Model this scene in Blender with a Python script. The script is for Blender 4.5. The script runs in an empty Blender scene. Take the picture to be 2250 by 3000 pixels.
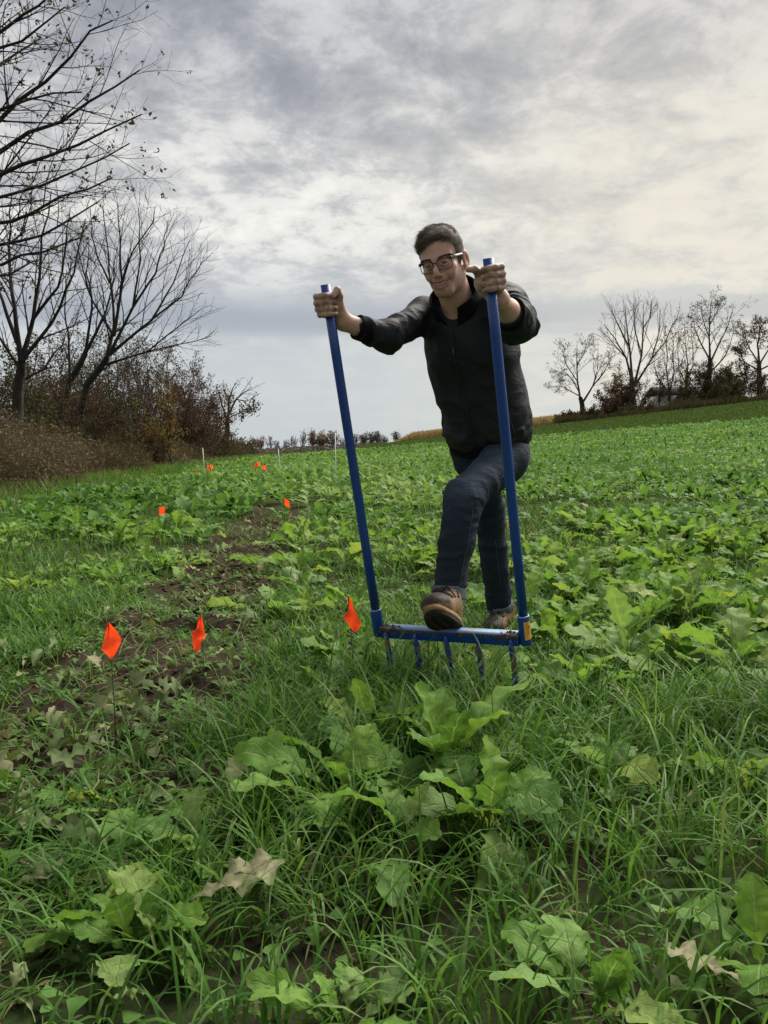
import bpy, math, random
import numpy as np
from mathutils import Vector, Matrix

S = bpy.context.scene
COL = S.collection
R = math.radians

# ------------------------------------------------------------------ camera
CAMZ = 0.92
F = 2426.0                      # focal length in photo pixels (photo 2250 x 3000)
PITCH = math.atan(180 / F)
cam = bpy.data.cameras.new('camera')
cam.sensor_fit = 'VERTICAL'
cam.sensor_height = 24.0
cam.lens = 24.0 * F / 3000.0
cam.clip_start = 0.05
cam.clip_end = 6000
camo = bpy.data.objects.new('camera', cam)
COL.objects.link(camo)
camo.location = (0, 0, CAMZ)
camo.rotation_euler = (math.pi / 2 - PITCH, 0, 0)
S.camera = camo

# ------------------------------------------------------------------ world: overcast sky
SUN_AZ, SUN_EL = R(42), R(50)   # azimuth clockwise from +Y
world = bpy.data.worlds.new('World')
S.world = world
world.use_nodes = True
nt = world.node_tree
for n in list(nt.nodes): nt.nodes.remove(n)

class NB:
    """small node-building helper"""
    def __init__(s, tree): s.t = tree; s.l = tree.links
    def n(s, typ, **kw):
        nd = s.t.nodes.new(typ)
        for k, v in kw.items():
            if k.startswith('_'):
                continue
            setattr(nd, k, v)
        return nd
    def put(s, sock, v):
        if isinstance(v, bpy.types.NodeSocket): s.l.new(v, sock)
        elif v is not None:
            if hasattr(sock, 'default_value') and isinstance(v, (tuple, list)) and len(v) == 3 and sock.type == 'RGBA':
                v = (*v, 1)
            sock.default_value = v
    def math(s, op, a, b=None, c=None, clamp=False):
        nd = s.n('ShaderNodeMath', operation=op, use_clamp=clamp)
        s.put(nd.inputs[0], a)
        if b is not None: s.put(nd.inputs[1], b)
        if c is not None: s.put(nd.inputs[2], c)
        return nd.outputs[0]
    def vmath(s, op, a, b=None, scale=None):
        nd = s.n('ShaderNodeVectorMath', operation=op)
        s.put(nd.inputs[0], a)
        if b is not None: s.put(nd.inputs[1], b)
        if scale is not None: s.put(nd.inputs['Scale'], scale)
        return nd.outputs['Value'] if op in ('DOT_PRODUCT', 'LENGTH', 'DISTANCE') else nd.outputs[0]
    def mix(s, fac, a, b, blend='MIX'):
        nd = s.n('ShaderNodeMix', data_type='RGBA', blend_type=blend)
        s.put(nd.inputs[0], fac); s.put(nd.inputs[6], a); s.put(nd.inputs[7], b)
        return nd.outputs[2]
    def ramp(s, fac, stops, interp='LINEAR'):
        nd = s.n('ShaderNodeValToRGB')
        cr = nd.color_ramp; cr.interpolation = interp
        while len(cr.elements) < len(stops): cr.elements.new(0.5)
        for e, (p, c) in zip(cr.elements, stops):
            e.position = p
            e.color = (c, c, c, 1) if isinstance(c, (int, float)) else (*c, 1)
        s.put(nd.inputs[0], fac)
        return nd.outputs[0]
    def noise(s, vec, scale, detail=2, rough=0.5, distort=0.0, out=0):
        nd = s.n('ShaderNodeTexNoise')
        if vec is not None: s.put(nd.inputs['Vector'], vec)
        nd.inputs['Scale'].default_value = scale
        nd.inputs['Detail'].default_value = detail
        nd.inputs['Roughness'].default_value = rough
        nd.inputs['Distortion'].default_value = distort
        return nd.outputs[out]
    def maprange(s, v, a, b, c=0.0, d=1.0, smooth=True):
        nd = s.n('ShaderNodeMapRange', interpolation_type='SMOOTHSTEP' if smooth else 'LINEAR')
        s.put(nd.inputs[0], v)
        for i, x in enumerate((a, b, c, d)): nd.inputs[1 + i].default_value = x
        return nd.outputs[0]

b = NB(nt)
tc = b.n('ShaderNodeTexCoord').outputs['Generated']
sep = b.n('ShaderNodeSeparateXYZ'); nt.links.new(tc, sep.inputs[0])
dx, dy, dz = sep.outputs
zc = b.math('MAXIMUM', dz, 0.0)
den = b.math('ADD', zc, 0.24)
cx = b.math('DIVIDE', dx, den); cy = b.math('DIVIDE', dy, den)
cmb = b.n('ShaderNodeCombineXYZ'); nt.links.new(cx, cmb.inputs[0]); nt.links.new(cy, cmb.inputs[1])
cmb.inputs[2].default_value = 3.7
cp = cmb.outputs[0]
base = b.ramp(zc, [(0.0, (.60, .655, .69)), (.07, (.635, .68, .70)), (.125, (.62, .655, .68)), (.19, (.63, .645, .665)),
                   (.25, (.70, .70, .69)), (.32, (.66, .66, .66)), (.40, (.51, .52, .55)), (.52, (.45, .46, .495)), (1.0, (.45, .46, .495))])
n_big = b.noise(cp, 1.7, 5, .55, .5)
n_mid = b.noise(cp, 5.2, 8, .66, .35)
n_fin = b.noise(cp, 14.0, 6, .64, .2)
cl = b.math('ADD', b.math('MULTIPLY', n_big, .40), b.math('ADD', b.math('MULTIPLY', n_mid, .40), b.math('MULTIPLY', n_fin, .22)))
mod = b.ramp(b.maprange(cl, .415, .615, smooth=False), [(0, (.64, .655, .685)), (.28, (.78, .795, .815)), (.50, (1.0, 1.0, .99)), (.70, (1.32, 1.31, 1.25)), (1, (1.52, 1.50, 1.41))])
amt = b.ramp(zc, [(0, 0.0), (.11, .10), (.17, .35), (.23, .95), (1, 1.0)])
clouded = b.mix(1.0, base, b.mix(amt, (1, 1, 1), mod), 'MULTIPLY')
# long slate band low in the sky
stv = b.n('ShaderNodeCombineXYZ'); nt.links.new(b.math('MULTIPLY', dx, 1.7), stv.inputs[0]); nt.links.new(b.math('MULTIPLY', dz, 14.0), stv.inputs[1]); nt.links.new(b.math('MULTIPLY', dy, 1.7), stv.inputs[2])
bn = b.noise(stv.outputs[0], 1.0, 4, .55, .3)
bz = b.math('ADD', zc, b.math('MULTIPLY', b.math('SUBTRACT', bn, .5), .035))
band = b.math('MULTIPLY', b.maprange(bz, .125, .152), b.maprange(bz, .195, .160))
band = b.math('MULTIPLY', band, b.maprange(bn, .38, .58, .35, 1.0))
clouded = b.mix(band, clouded, (.44, .475, .53))
# sun-side glow behind the cloud
gd = Vector((.381, 1.0, .235)).normalized()
dp = b.math('MAXIMUM', b.vmath('DOT_PRODUCT', tc, tuple(gd)), 0.0)
glow = b.math('MULTIPLY', b.math('POWER', dp, 27.0), b.maprange(b.math('ADD', n_mid, b.math('MULTIPLY', band, -.25)), .3, .62, .45, 1.0))
clouded = b.mix(b.math('MULTIPLY', glow, 1.0, clamp=True), clouded, (.93, .87, .73))
# below the horizon: plain dull ground tone (never in frame)
clouded = b.mix(b.maprange(dz, -.03, 0.0), (.10, .11, .06), clouded)
sky = b.n('ShaderNodeTexSky', sky_type='NISHITA')
sky.sun_disc = False; sky.sun_elevation = SUN_EL; sky.sun_rotation = SUN_AZ
col10 = b.vmath('SCALE', clouded, scale=4.6)
fin = b.mix(0.965, sky.outputs[0], col10)
bg = b.n('ShaderNodeBackground'); bg.inputs['Strength'].default_value = 0.10
nt.links.new(fin, bg.inputs['Color'])
wo = b.n('ShaderNodeOutputWorld'); nt.links.new(bg.outputs[0], wo.inputs['Surface'])

sun = bpy.data.lights.new('sun', 'SUN')
sun.energy = 3.9; sun.angle = R(50); sun.color = (1.0, .95, .87)
suno = bpy.data.objects.new('sun', sun); COL.objects.link(suno)
sd = Vector((math.sin(SUN_AZ) * math.cos(SUN_EL), math.cos(SUN_AZ) * math.cos(SUN_EL), math.sin(SUN_EL)))
suno.rotation_euler = sd.to_track_quat('Z', 'Y').to_euler()
suno.location = sd * 50

S.view_settings.view_transform = 'Standard'
S.view_settings.look = 'None'
S.view_settings.exposure = 1.0
S.view_settings.gamma = 1.0
S.view_settings.use_curve_mapping = False
S.cycles.max_bounces = 6
S.cycles.transparent_max_bounces = 8
S.cycles.use_denoising = True

# ------------------------------------------------------------------ helpers
RNG = np.random.default_rng(7)
CU, CF = np.array([0, math.sin(PITCH), math.cos(PITCH)]), np.array([0, math.cos(PITCH), -math.sin(PITCH)])
CR = np.array([1.0, 0, 0]); CC = np.array([0, 0, CAMZ])

def P(px, py, d):
    """point at photo pixel (px, py) and depth d along the lens axis"""
    return CC + d * (CF + (px - 1125) / F * CR + (1500 - py) / F * CU)

def tz(x, y):
    """terrain height"""
    x = np.asarray(x, float); y = np.asarray(y, float)
    ye = np.where(y < 84, y, 84 + 11 * np.tanh((y - 84) / 11))
    xc = np.clip(x, -18, 75)
    z = ye / 90 * (1.55 + 0.115 * xc)
    far = np.clip((y - 120) / 400, 0, 1)
    return z - far * 1.5

def G(px, py):
    """where the ray through a photo pixel meets the terrain"""
    v = CF + (px - 1125) / F * CR + (1500 - py) / F * CU
    t = 0.5
    for _ in range(4000):
        p = CC + v * t
        if p[2] <= float(tz(p[0], p[1])): break
        t += 0.004 * max(1, t)
    p = CC + v * t
    return np.array([p[0], p[1], float(tz(p[0], p[1]))])

def _hash(ix, iy, iz, seed):
    h = (ix.astype(np.int64) * 374761393 + iy.astype(np.int64) * 668265263 + iz.astype(np.int64) * 2147483647 + seed * 1274126177) & 0xffffffff
    h = ((h ^ (h >> 13)) * 1274126177) & 0xffffffff
    h = (h ^ (h >> 16)) & 0xffff
    return h / 65535.0

def vnoise(p, seed=0):
    """value noise 0..1 for points (...,3)"""
    i = np.floor(p).astype(np.int64); f = p - i
    f = f * f * (3 - 2 * f)
    r = 0
    for a in (0, 1):
        for c in (0, 1):
            for e in (0, 1):
                w = (f[..., 0] if a else 1 - f[..., 0]) * (f[..., 1] if c else 1 - f[..., 1]) * (f[..., 2] if e else 1 - f[..., 2])
                r = r + w * _hash(i[..., 0] + a, i[..., 1] + c, i[..., 2] + e, seed)
    return r

def mk(name, V, faces, mat=None, parent=None, smooth=True, attrs=None, uv=None, mats=None, midx=None):
    """one mesh object; faces = list of (n,k) int arrays"""
    me = bpy.data.meshes.new(name)
    V = np.asarray(V, np.float32).reshape(-1, 3)
    if isinstance(faces, np.ndarray): faces = [faces]
    faces = [np.asarray(f, np.int32) for f in faces if len(f)]
    tot = sum(len(f) for f in faces)
    loops = np.concatenate([f.ravel() for f in faces])
    sizes = np.concatenate([np.full(len(f), f.shape[1], np.int32) for f in faces])
    starts = np.concatenate([[0], np.cumsum(sizes)[:-1]]).astype(np.int32)
    me.vertices.add(len(V)); me.vertices.foreach_set('co', V.ravel())
    me.loops.add(len(loops)); me.loops.foreach_set('vertex_index', loops)
    me.polygons.add(tot); me.polygons.foreach_set('loop_start', starts); me.polygons.foreach_set('loop_total', sizes)
    if smooth: me.polygons.foreach_set('use_smooth', np.ones(tot, bool))
    if mats:
        for m in mats: me.materials.append(m)
        if midx is not None: me.polygons.foreach_set('material_index', np.asarray(midx, np.int32))
    elif mat: me.materials.append(mat)
    if uv is not None:
        l = me.uv_layers.new(name='uv'); l.data.foreach_set('uv', np.asarray(uv, np.float32)[loops].ravel())
    for k, a in (attrs or {}).items():
        at = me.attributes.new(k, 'FLOAT', 'POINT'); at.data.foreach_set('value', np.asarray(a, np.float32))
    me.update(); me.validate()
    o = bpy.data.objects.new(name, me); COL.objects.link(o)
    if parent: o.parent = parent
    return o

def tag(o, label=None, cat=None, group=None, kind=None):
    if label: o['label'] = label
    if cat: o['category'] = cat
    if group: o['group'] = group
    if kind: o['kind'] = kind
    return o

def empty(name, loc, label=None, cat=None, group=None):
    o = bpy.data.objects.new(name, None); COL.objects.link(o)
    o.location = tuple(float(v) for v in loc); o.empty_display_size = .1
    return tag(o, label, cat, group)

def adopt(o, parent):
    """make o a child of parent; o's vertices are given in world space, all pieces share the thing's origin"""
    root = parent
    while root.parent: root = root.parent
    o.data.transform(Matrix.Translation(-root.location))
    o.parent = parent
    return o

class MB:
    """collects pieces of one mesh"""
    def __init__(s): s.v = []; s.q = []; s.t = []; s.n = 0; s.a = []
    def add(s, V, quads=(), tris=(), a=0.0):
        V = np.asarray(V, float).reshape(-1, 3)
        if len(quads): s.q.append(np.asarray(quads, int).reshape(-1, 4) + s.n)
        if len(tris): s.t.append(np.asarray(tris, int).reshape(-1, 3) + s.n)
        s.v.append(V); s.n += len(V)
        s.a.append(np.broadcast_to(np.asarray(a, float), (len(V),)))
    def tube(s, pts, rad, n=8, caps=True, flat=1.0, a=0.0, up=None):
        pts = np.asarray(pts, float); m = len(pts)
        rad = np.broadcast_to(np.asarray(rad, float), (m,))
        T = np.gradient(pts, axis=0); T /= np.linalg.norm(T, axis=1, keepdims=True) + 1e-12
        ref = np.array(up, float) if up is not None else (np.array([0, 0, 1.0]) if abs(T[0][2]) < .9 else np.array([0, 1.0, 0]))
        A = np.cross(T, ref); A /= np.linalg.norm(A, axis=1, keepdims=True) + 1e-12
        B = np.cross(A, T)
        ang = np.arange(n) / n * 2 * math.pi
        ring = pts[:, None] + rad[:, None, None] * (np.cos(ang)[None, :, None] * A[:, None] + flat * np.sin(ang)[None, :, None] * B[:, None])
        V = ring.reshape(-1, 3)
        i = np.arange(m - 1)[:, None] * n; j = np.arange(n)[None]
        j2 = (j + 1) % n
        q = np.stack([i + j, i + j2, i + n + j2, i + n + j], -1).reshape(-1, 4)
        t = []
        if caps:
            V = np.vstack([V, pts[0], pts[-1]])
            c0 = m * n
            jj = np.arange(n)
            t = np.vstack([np.stack([jj, np.full(n, c0), (jj + 1) % n], -1), np.stack([(m - 1) * n + jj, (m - 1) * n + (jj + 1) % n, np.full(n, c0 + 1)], -1)])
        s.add(V, q, t, a)
    def box(s, c, ax, half, a=0.0):
        """box at centre c with axes ax (3 unit vectors) and half sizes"""
        c = np.asarray(c, float); ax = np.asarray(ax, float)
        V = [c + sx * half[0] * ax[0] + sy * half[1] * ax[1] + sz * half[2] * ax[2] for sx in (-1, 1) for sy in (-1, 1) for sz in (-1, 1)]
        s.add(V, [(0, 1, 3, 2), (4, 6, 7, 5), (0, 4, 5, 1), (2, 3, 7, 6), (0, 2, 6, 4), (1, 5, 7, 3)], a=a)
    def build(s, name, mat=None, parent=None, smooth=True, attr=None, bevel=0, keep=True, **kw):
        fs = []
        if s.q: fs.append(np.vstack(s.q))
        if s.t: fs.append(np.vstack(s.t))
        o = mk(name, np.vstack(s.v), fs, mat, None, smooth, {attr: np.concatenate(s.a)} if attr else None, **kw)
        if bevel:
            m = o.modifiers.new('bevel', 'BEVEL'); m.width = bevel; m.segments = 2; m.limit_method = 'ANGLE'
        if parent: adopt(o, parent)
        return o

# ------------------------------------------------------------------ materials
def mat(name):
    m = bpy.data.materials.new(name); m.use_nodes = True
    t = m.node_tree
    for n in list(t.nodes): t.nodes.remove(n)
    bb = NB(t)
    out = bb.n('ShaderNodeOutputMaterial')
    return m, bb, out

def pbr(name, color, rough=.6, spec=.4, var=0.0, vscale=8.0, bump=0.0, bscale=60.0, metal=0.0, sheen=0.0, sss=0.0, coat=0.0, colfn=None):
    m, bb, out = mat(name)
    pr = bb.n('ShaderNodeBsdfPrincipled')
    oc = bb.n('ShaderNodeTexCoord').outputs['Object']
    c = color if len(color) == 4 else (*color, 1)
    if colfn: csock = colfn(bb, oc)
    elif var:
        nz = bb.noise(oc, vscale, 5, .6)
        csock = bb.mix(bb.maprange(nz, .3, .7, smooth=False), tuple(v * (1 - var) for v in c[:3]), tuple(min(1, v * (1 + var)) for v in c[:3]))
    else: csock = None
    if csock is not None: bb.l.new(csock, pr.inputs['Base Color'])
    else: pr.inputs['Base Color'].default_value = c
    pr.inputs['Roughness'].default_value = rough
    pr.inputs['Specular IOR Level'].default_value = spec
    pr.inputs['Metallic'].default_value = metal
    if sheen: pr.inputs['Sheen Weight'].default_value = sheen
    if coat: pr.inputs['Coat Weight'].default_value = coat
    if sss:
        pr.inputs['Subsurface Weight'].default_value = sss
        pr.inputs['Subsurface Radius'].default_value = (.012, .005, .003)
        pr.inputs['Subsurface Scale'].default_value = 0.6
    if bump:
        bn_ = bb.n('ShaderNodeBump'); bn_.inputs['Strength'].default_value = bump; bn_.inputs['Distance'].default_value = .01
        bb.l.new(bb.noise(oc, bscale, 5, .6), bn_.inputs['Height']); bb.l.new(bn_.outputs[0], pr.inputs['Normal'])
    bb.l.new(pr.outputs[0], out.inputs[0])
    return m

def leafy(name, stops, attr='tone', trans=.35, rough=.5, spec=.35, veins=False, edge=None):
    """two-sided leaf: colour ramp over a random tone (mesh attribute, or per object), optional veins from UV"""
    m, bb, out = mat(name)
    if attr == 'object': t = bb.n('ShaderNodeObjectInfo').outputs['Random']
    else:
        an = bb.n('ShaderNodeAttribute'); an.attribute_name = attr; t = an.outputs['Fac']
    c = bb.ramp(t, stops)
    oc = bb.n('ShaderNodeTexCoord').outputs['Object']
    nz = bb.noise(oc, 38, 3, .6)
    c = bb.mix(1.0, c, bb.ramp(nz, [(.3, (.78, .80, .76)), (.7, (1.2, 1.18, 1.15))]), 'MULTIPLY')
    pr = bb.n('ShaderNodeBsdfPrincipled'); pr.inputs['Roughness'].default_value = rough; pr.inputs['Specular IOR Level'].default_value = spec
    if veins:
        uvn = bb.n('ShaderNodeUVMap'); uvn.uv_map = 'uv'
        sp = bb.n('ShaderNodeSeparateXYZ'); bb.l.new(uvn.outputs[0], sp.inputs[0])
        au = bb.math('ABSOLUTE', bb.math('SUBTRACT', sp.outputs[0], .5))
        midv = bb.maprange(au, .045, .012)
        fr = bb.math('FRACT', bb.math('SUBTRACT', bb.math('MULTIPLY', sp.outputs[1], 9.0), bb.math('MULTIPLY', au, 4.6)))
        lat = bb.maprange(bb.math('ABSOLUTE', bb.math('SUBTRACT', fr, .5)), .10, .02)
        vein = bb.math('MAXIMUM', bb.math('MULTIPLY', midv, .75), bb.math('MULTIPLY', lat, .42))
        c = bb.mix(vein, c, (.24, .32, .12))
        bn_ = bb.n('ShaderNodeBump'); bn_.inputs['Strength'].default_value = .55; bn_.inputs['Distance'].default_value = .004
        hgt = bb.math('SUBTRACT', bb.math('MULTIPLY', nz, .9), bb.math('MULTIPLY', vein, 1.0))
        bb.l.new(hgt, bn_.inputs['Height']); bb.l.new(bn_.outputs[0], pr.inputs['Normal'])
    bb.l.new(c, pr.inputs['Base Color'])
    tr = bb.n('ShaderNodeBsdfTranslucent'); bb.l.new(bb.mix(1.0, c, (1.25, 1.2, .75), 'MULTIPLY'), tr.inputs['Color'])
    mx = bb.n('ShaderNodeMixShader'); mx.inputs[0].default_value = trans
    bb.l.new(pr.outputs[0], mx.inputs[1]); bb.l.new(tr.outputs[0], mx.inputs[2])
    bb.l.new(mx.outputs[0], out.inputs[0])
    return m
# ------------------------------------------------------------------ ground
def strip_x(y):  return -0.93 - 0.055 * (np.asarray(y, float) - 3)
def strip_mask(x, y):
    """1 on the freshly dug strip, 0 on the crop"""
    y = np.asarray(y, float)
    wob = 0.10 * np.sin(y * 2.3) + 0.06 * np.sin(y * 5.1 + 1)
    w = np.where(y < 2.6, 0.30, 0.38) + wob * .5
    d = np.abs(np.asarray(x, float) - strip_x(y)) - w
    m = np.clip(0.5 - d / .22, 0, 1)
    return m * np.clip((y - 1.9) / .5, 0, 1) * np.clip((13.5 - y) / 4, 0, 1)
def trampled_mask(x, y):
    """flattened, wilted corner left of the photographer"""
    x = np.asarray(x, float); y = np.asarray(y, float)
    return np.clip((-.30 - x + .12 * np.sin(y * 7)) / .3, 0, 1) * np.clip((3.3 - y) / .6, 0, 1)
def soil_z(x, y):
    p = np.stack([x, y, np.zeros_like(x)], -1)
    near = np.clip((16 - y) / 6, 0, 1) * (y > .3)
    m = strip_mask(x, y)
    b1 = vnoise(p * 5.5, 3) - .5; b2 = vnoise(p * 14, 4) - .5; b3 = vnoise(p * 2.2, 5) - .5
    return tz(x, y) + near * (b3 * .05 + b1 * .018 + m * (b1 * .07 + b2 * .045))

ys = np.concatenate([np.arange(-6, 1, .5), np.arange(1, 6, .05), 6 * 1.025 ** np.arange(0, 97), np.geomspace(66, 3200, 70)])
xs_p = np.concatenate([np.arange(0, 3.2, .05), 3.2 * 1.08 ** np.arange(0, 110)])
xs = np.concatenate([-xs_p[:0:-1], xs_p])
xs = xs[np.abs(xs) < 2500]
X, Y = np.meshgrid(xs, ys)
Z = soil_z(X.ravel(), Y.ravel())
ny, nx = X.shape
ii = (np.arange(ny - 1)[:, None] * nx + np.arange(nx - 1)[None]).ravel()
quads = np.stack([ii, ii + 1, ii + nx + 1, ii + nx], -1)
def soil_col(bb, oc):
    geo = bb.n('ShaderNodeNewGeometry').outputs['Position']
    sp = bb.n('ShaderNodeSeparateXYZ'); bb.l.new(geo, sp.inputs[0])
    soil = bb.ramp(bb.noise(geo, 9, 6, .65), [(.25, (.020, .015, .011)), (.55, (.042, .032, .023)), (.8, (.074, .058, .042))])
    moss = bb.ramp(bb.noise(geo, 24, 4, .6), [(.3, (.016, .026, .010)), (.7, (.040, .062, .020))])
    an = bb.n('ShaderNodeAttribute'); an.attribute_name = 'bare'
    near = bb.mix(bb.math('MULTIPLY', bb.maprange(bb.noise(geo, 2.1, 3), .35, .65), bb.math('SUBTRACT', 1.0, an.outputs['Fac'])), soil, moss)
    crop = bb.ramp(bb.noise(geo, 1.2, 7, .7), [(.3, (.035, .070, .018)), (.55, (.060, .118, .028)), (.75, (.085, .150, .038))])
    turf = bb.ramp(bb.noise(geo, .6, 7, .7), [(.3, (.055, .088, .028)), (.7, (.080, .122, .038))])
    c = bb.mix(bb.maprange(sp.outputs[1], 9, 20), near, crop)
    edge = bb.math('ADD', bb.math('MULTIPLY', sp.outputs[0], .03), sp.outputs[1])
    c = bb.mix(bb.maprange(edge, 62.5, 64.5), c, turf)
    return c
M_soil = pbr('soil', (.05, .035, .02), 1.0, .0, bump=.9, bscale=38, colfn=soil_col)
field = mk('field_ground', np.stack([X.ravel(), Y.ravel(), Z], -1), quads, M_soil, attrs={'bare': np.clip(strip_mask(X, Y) * 1.3, 0, 1).ravel()})
tag(field, 'gently rising crop field with a dug brown strip on the left', kind='structure')

# loose clods on the dug strip
def clods():
    K = 2600
    y = RNG.uniform(1.9, 11, K) ** 1.0; x = strip_x(y) + RNG.normal(0, .24, K)
    keep = RNG.random(K) < strip_mask(x, y) * (.06 + .95 * np.clip((vnoise(np.stack([x * 2.2, y * 1.7, x * 0], -1), 9) - .48) * 6, 0, 1))
    x, y = x[keep], y[keep]; K = len(x)
    t = (1 + 5 ** .5) / 2
    V0 = np.array([(-1, t, 0), (1, t, 0), (-1, -t, 0), (1, -t, 0), (0, -1, t), (0, 1, t), (0, -1, -t), (0, 1, -t), (t, 0, -1), (t, 0, 1), (-t, 0, -1), (-t, 0, 1)]) / 1.9
    T0 = np.array([(0, 11, 5), (0, 5, 1), (0, 1, 7), (0, 7, 10), (0, 10, 11), (1, 5, 9), (5, 11, 4), (11, 10, 2), (10, 7, 6), (7, 1, 8), (3, 9, 4), (3, 4, 2), (3, 2, 6), (3, 6, 8), (3, 8, 9), (4, 9, 5), (2, 4, 11), (6, 2, 10), (8, 6, 7), (9, 8, 1)])
    s = np.minimum(RNG.gamma(1.6, .0055, K) + .003, .016)
    V = V0[None] * RNG.uniform(.6, 1.35, (K, 12, 1)) * s[:, None, None] * RNG.uniform(.6, 1.4, (K, 1, 3)) * [1, 1, .7]
    V += np.stack([x, y, soil_z(x, y) + s * .25], -1)[:, None]
    F = T0[None] + np.arange(K)[:, None, None] * 12
    o = mk('soil_clods', V.reshape(-1, 3), F.reshape(-1, 3), M_clod, smooth=False)
    tag(o, 'crumbled dark soil clods lying on the dug strip', 'soil', kind='stuff')
M_clod = pbr('clod', (.05, .035, .022), .95, .1, var=.45, vscale=30, bump=.6, bscale=120)
clods()

# ------------------------------------------------------------------ leaf templates
def leaf_template(seed, rows, cols, a0, bend, length=.28, width=.045, petiole=.26, fold=.25, wave=.20, lobes=3, twist=0.0):
    """a radish leaf: bare stalk, a few small side lobes, one broad toothed end lobe; rises from the origin towards +Y"""
    rg = np.random.default_rng(seed)
    t = np.linspace(0, 1, rows + 1)
    lam = np.clip((t - petiole) / (1 - petiole), 0, 1)
    big = np.where(lam > .34, np.sin((.07 + .93 * np.clip((lam - .34) / .66, 0, 1) ** .9) * math.pi) ** .5, 0)
    small = np.where((lam > .02) & (lam <= .46), .62 * np.abs(np.sin((lam - .02) / .44 * math.pi * lobes)) ** .7 * (.35 + lam * 1.5), 0)
    w = np.maximum(np.maximum(big, small), .055 * (1 - .5 * t))
    lob = np.sin(np.clip((lam - .34) / .66, 0, 1) ** 1.1 * math.pi * 2 * (3.0 + .25 * (seed % 4)) - .6)
    w = w * np.where(lam > .36, 1 + .15 * lob * (1.15 - .5 * lam), 1)
    w[-1] = .26
    u = np.linspace(-1, 1, cols + 1)
    ang = R(a0) - R(bend) * t ** 1.25
    ds = length / rows
    py = np.concatenate([[0], np.cumsum(np.cos(ang[:-1]) * ds)]); pz = np.concatenate([[0], np.cumsum(np.sin(ang[:-1]) * ds)])
    V = np.zeros((rows + 1, cols + 1, 3))
    for s in range(rows + 1):
        tooth = 1 + rg.normal(0, .07, cols + 1) * (np.abs(u) > .9) + (.07 if s % 2 else -.06) * (np.abs(u) > .9)
        half = w[s] * width * tooth
        ww = w[s] * width * wave * np.sin(s * 26.0 / rows + u * 1.5 + rg.uniform(-.5, .5)) * np.abs(u) ** 1.5
        lift = fold * np.abs(u) * w[s] * width + ww * (1 if lam[s] > 0 else 0)
        lift = lift + (rg.normal(0, .0030, cols + 1) * (np.abs(u) < .95) if lam[s] > 0 and rows > 12 else 0)
        nrm = np.array([0, -math.sin(ang[s]), math.cos(ang[s])])
        tw = twist * t[s]
        V[s, :, 0] = u * half * math.cos(tw)
        V[s, :, 1] = py[s] + lift * nrm[1] + u * half * math.sin(tw) * nrm[1] + (rg.normal(0, .0015) * np.abs(u) if lam[s] > 0 else 0)
        V[s, :, 2] = pz[s] + lift * nrm[2] + u * half * math.sin(tw) * nrm[2]
    i = (np.arange(rows)[:, None] * (cols + 1) + np.arange(cols)[None]).ravel()
    q = np.stack([i, i + 1, i + cols + 2, i + cols + 1], -1)
    uv = np.stack(np.broadcast_arrays((u[None] + 1) / 2, t[:, None]), -1).reshape(-1, 2)
    return V.reshape(-1, 3), q, uv

LEAF_STOPS = [(0, (.072, .162, .030)), (.3, (.112, .230, .038)), (.6, (.155, .285, .042)), (.82, (.160, .265, .095)), (1, (.240, .320, .062))]
FIELD_STOPS = [(0, (.058, .132, .030)), (.4, (.096, .200, .042)), (.75, (.134, .245, .058)), (1, (.210, .305, .115))]
M_leaf = leafy('radish_leaf', LEAF_STOPS, 'object', .40, .6, .14, veins=True)
M_crop = leafy('crop_leaf', FIELD_STOPS, 'tone', .38, .6, .13)
M_wilt = leafy('wilted_leaf', [(0, (.085, .130, .045)), (.35, (.135, .170, .072)), (.7, (.215, .220, .120)), (1, (.245, .205, .130))], 'tone', .2, .7, .15)
M_grass = leafy('grass_blade', [(0, (.036, .094, .018)), (.45, (.068, .160, .028)), (.78, (.110, .212, .044)), (.90, (.165, .250, .085)), (.93, (.19, .155, .09)), (1, (.29, .24, .15))], 'tone', .38, .5, .12)

def rotz(a):
    c, s = np.cos(a), np.sin(a); z = np.zeros_like(a); o = np.ones_like(a)
    return np.stack([np.stack([c, -s, z], -1), np.stack([s, c, z], -1), np.stack([z, z, o], -1)], -2)
def rotx(a):
    c, s = np.cos(a), np.sin(a); z = np.zeros_like(a); o = np.ones_like(a)
    return np.stack([np.stack([o, z, z], -1), np.stack([z, c, -s], -1), np.stack([z, s, c], -1)], -2)

def merge_leaves(name, templates, which, pos, heading, scale, tone, m, label, cat, pitch=None):
    Vs, Qs, As, n = [], [], [], 0
    for k, (V, q, uv) in enumerate(templates):
        sel = np.where(which == k)[0]
        if not len(sel): continue
        M = rotz(heading[sel])
        if pitch is not None: M = M @ rotx(pitch[sel])
        W = np.einsum('kij,nj->kni', M, V) * scale[sel][:, None, None] + pos[sel][:, None]
        Vs.append(W.reshape(-1, 3))
        Qs.append((q[None] + (np.arange(len(sel)) * len(V))[:, None, None]).reshape(-1, 4) + n)
        As.append(np.repeat(tone[sel], len(V))); n += len(sel) * len(V)
    o = mk(name, np.vstack(Vs), np.vstack(Qs), m, attrs={'tone': np.concatenate(As)})
    return tag(o, label, cat, kind='stuff')

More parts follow.
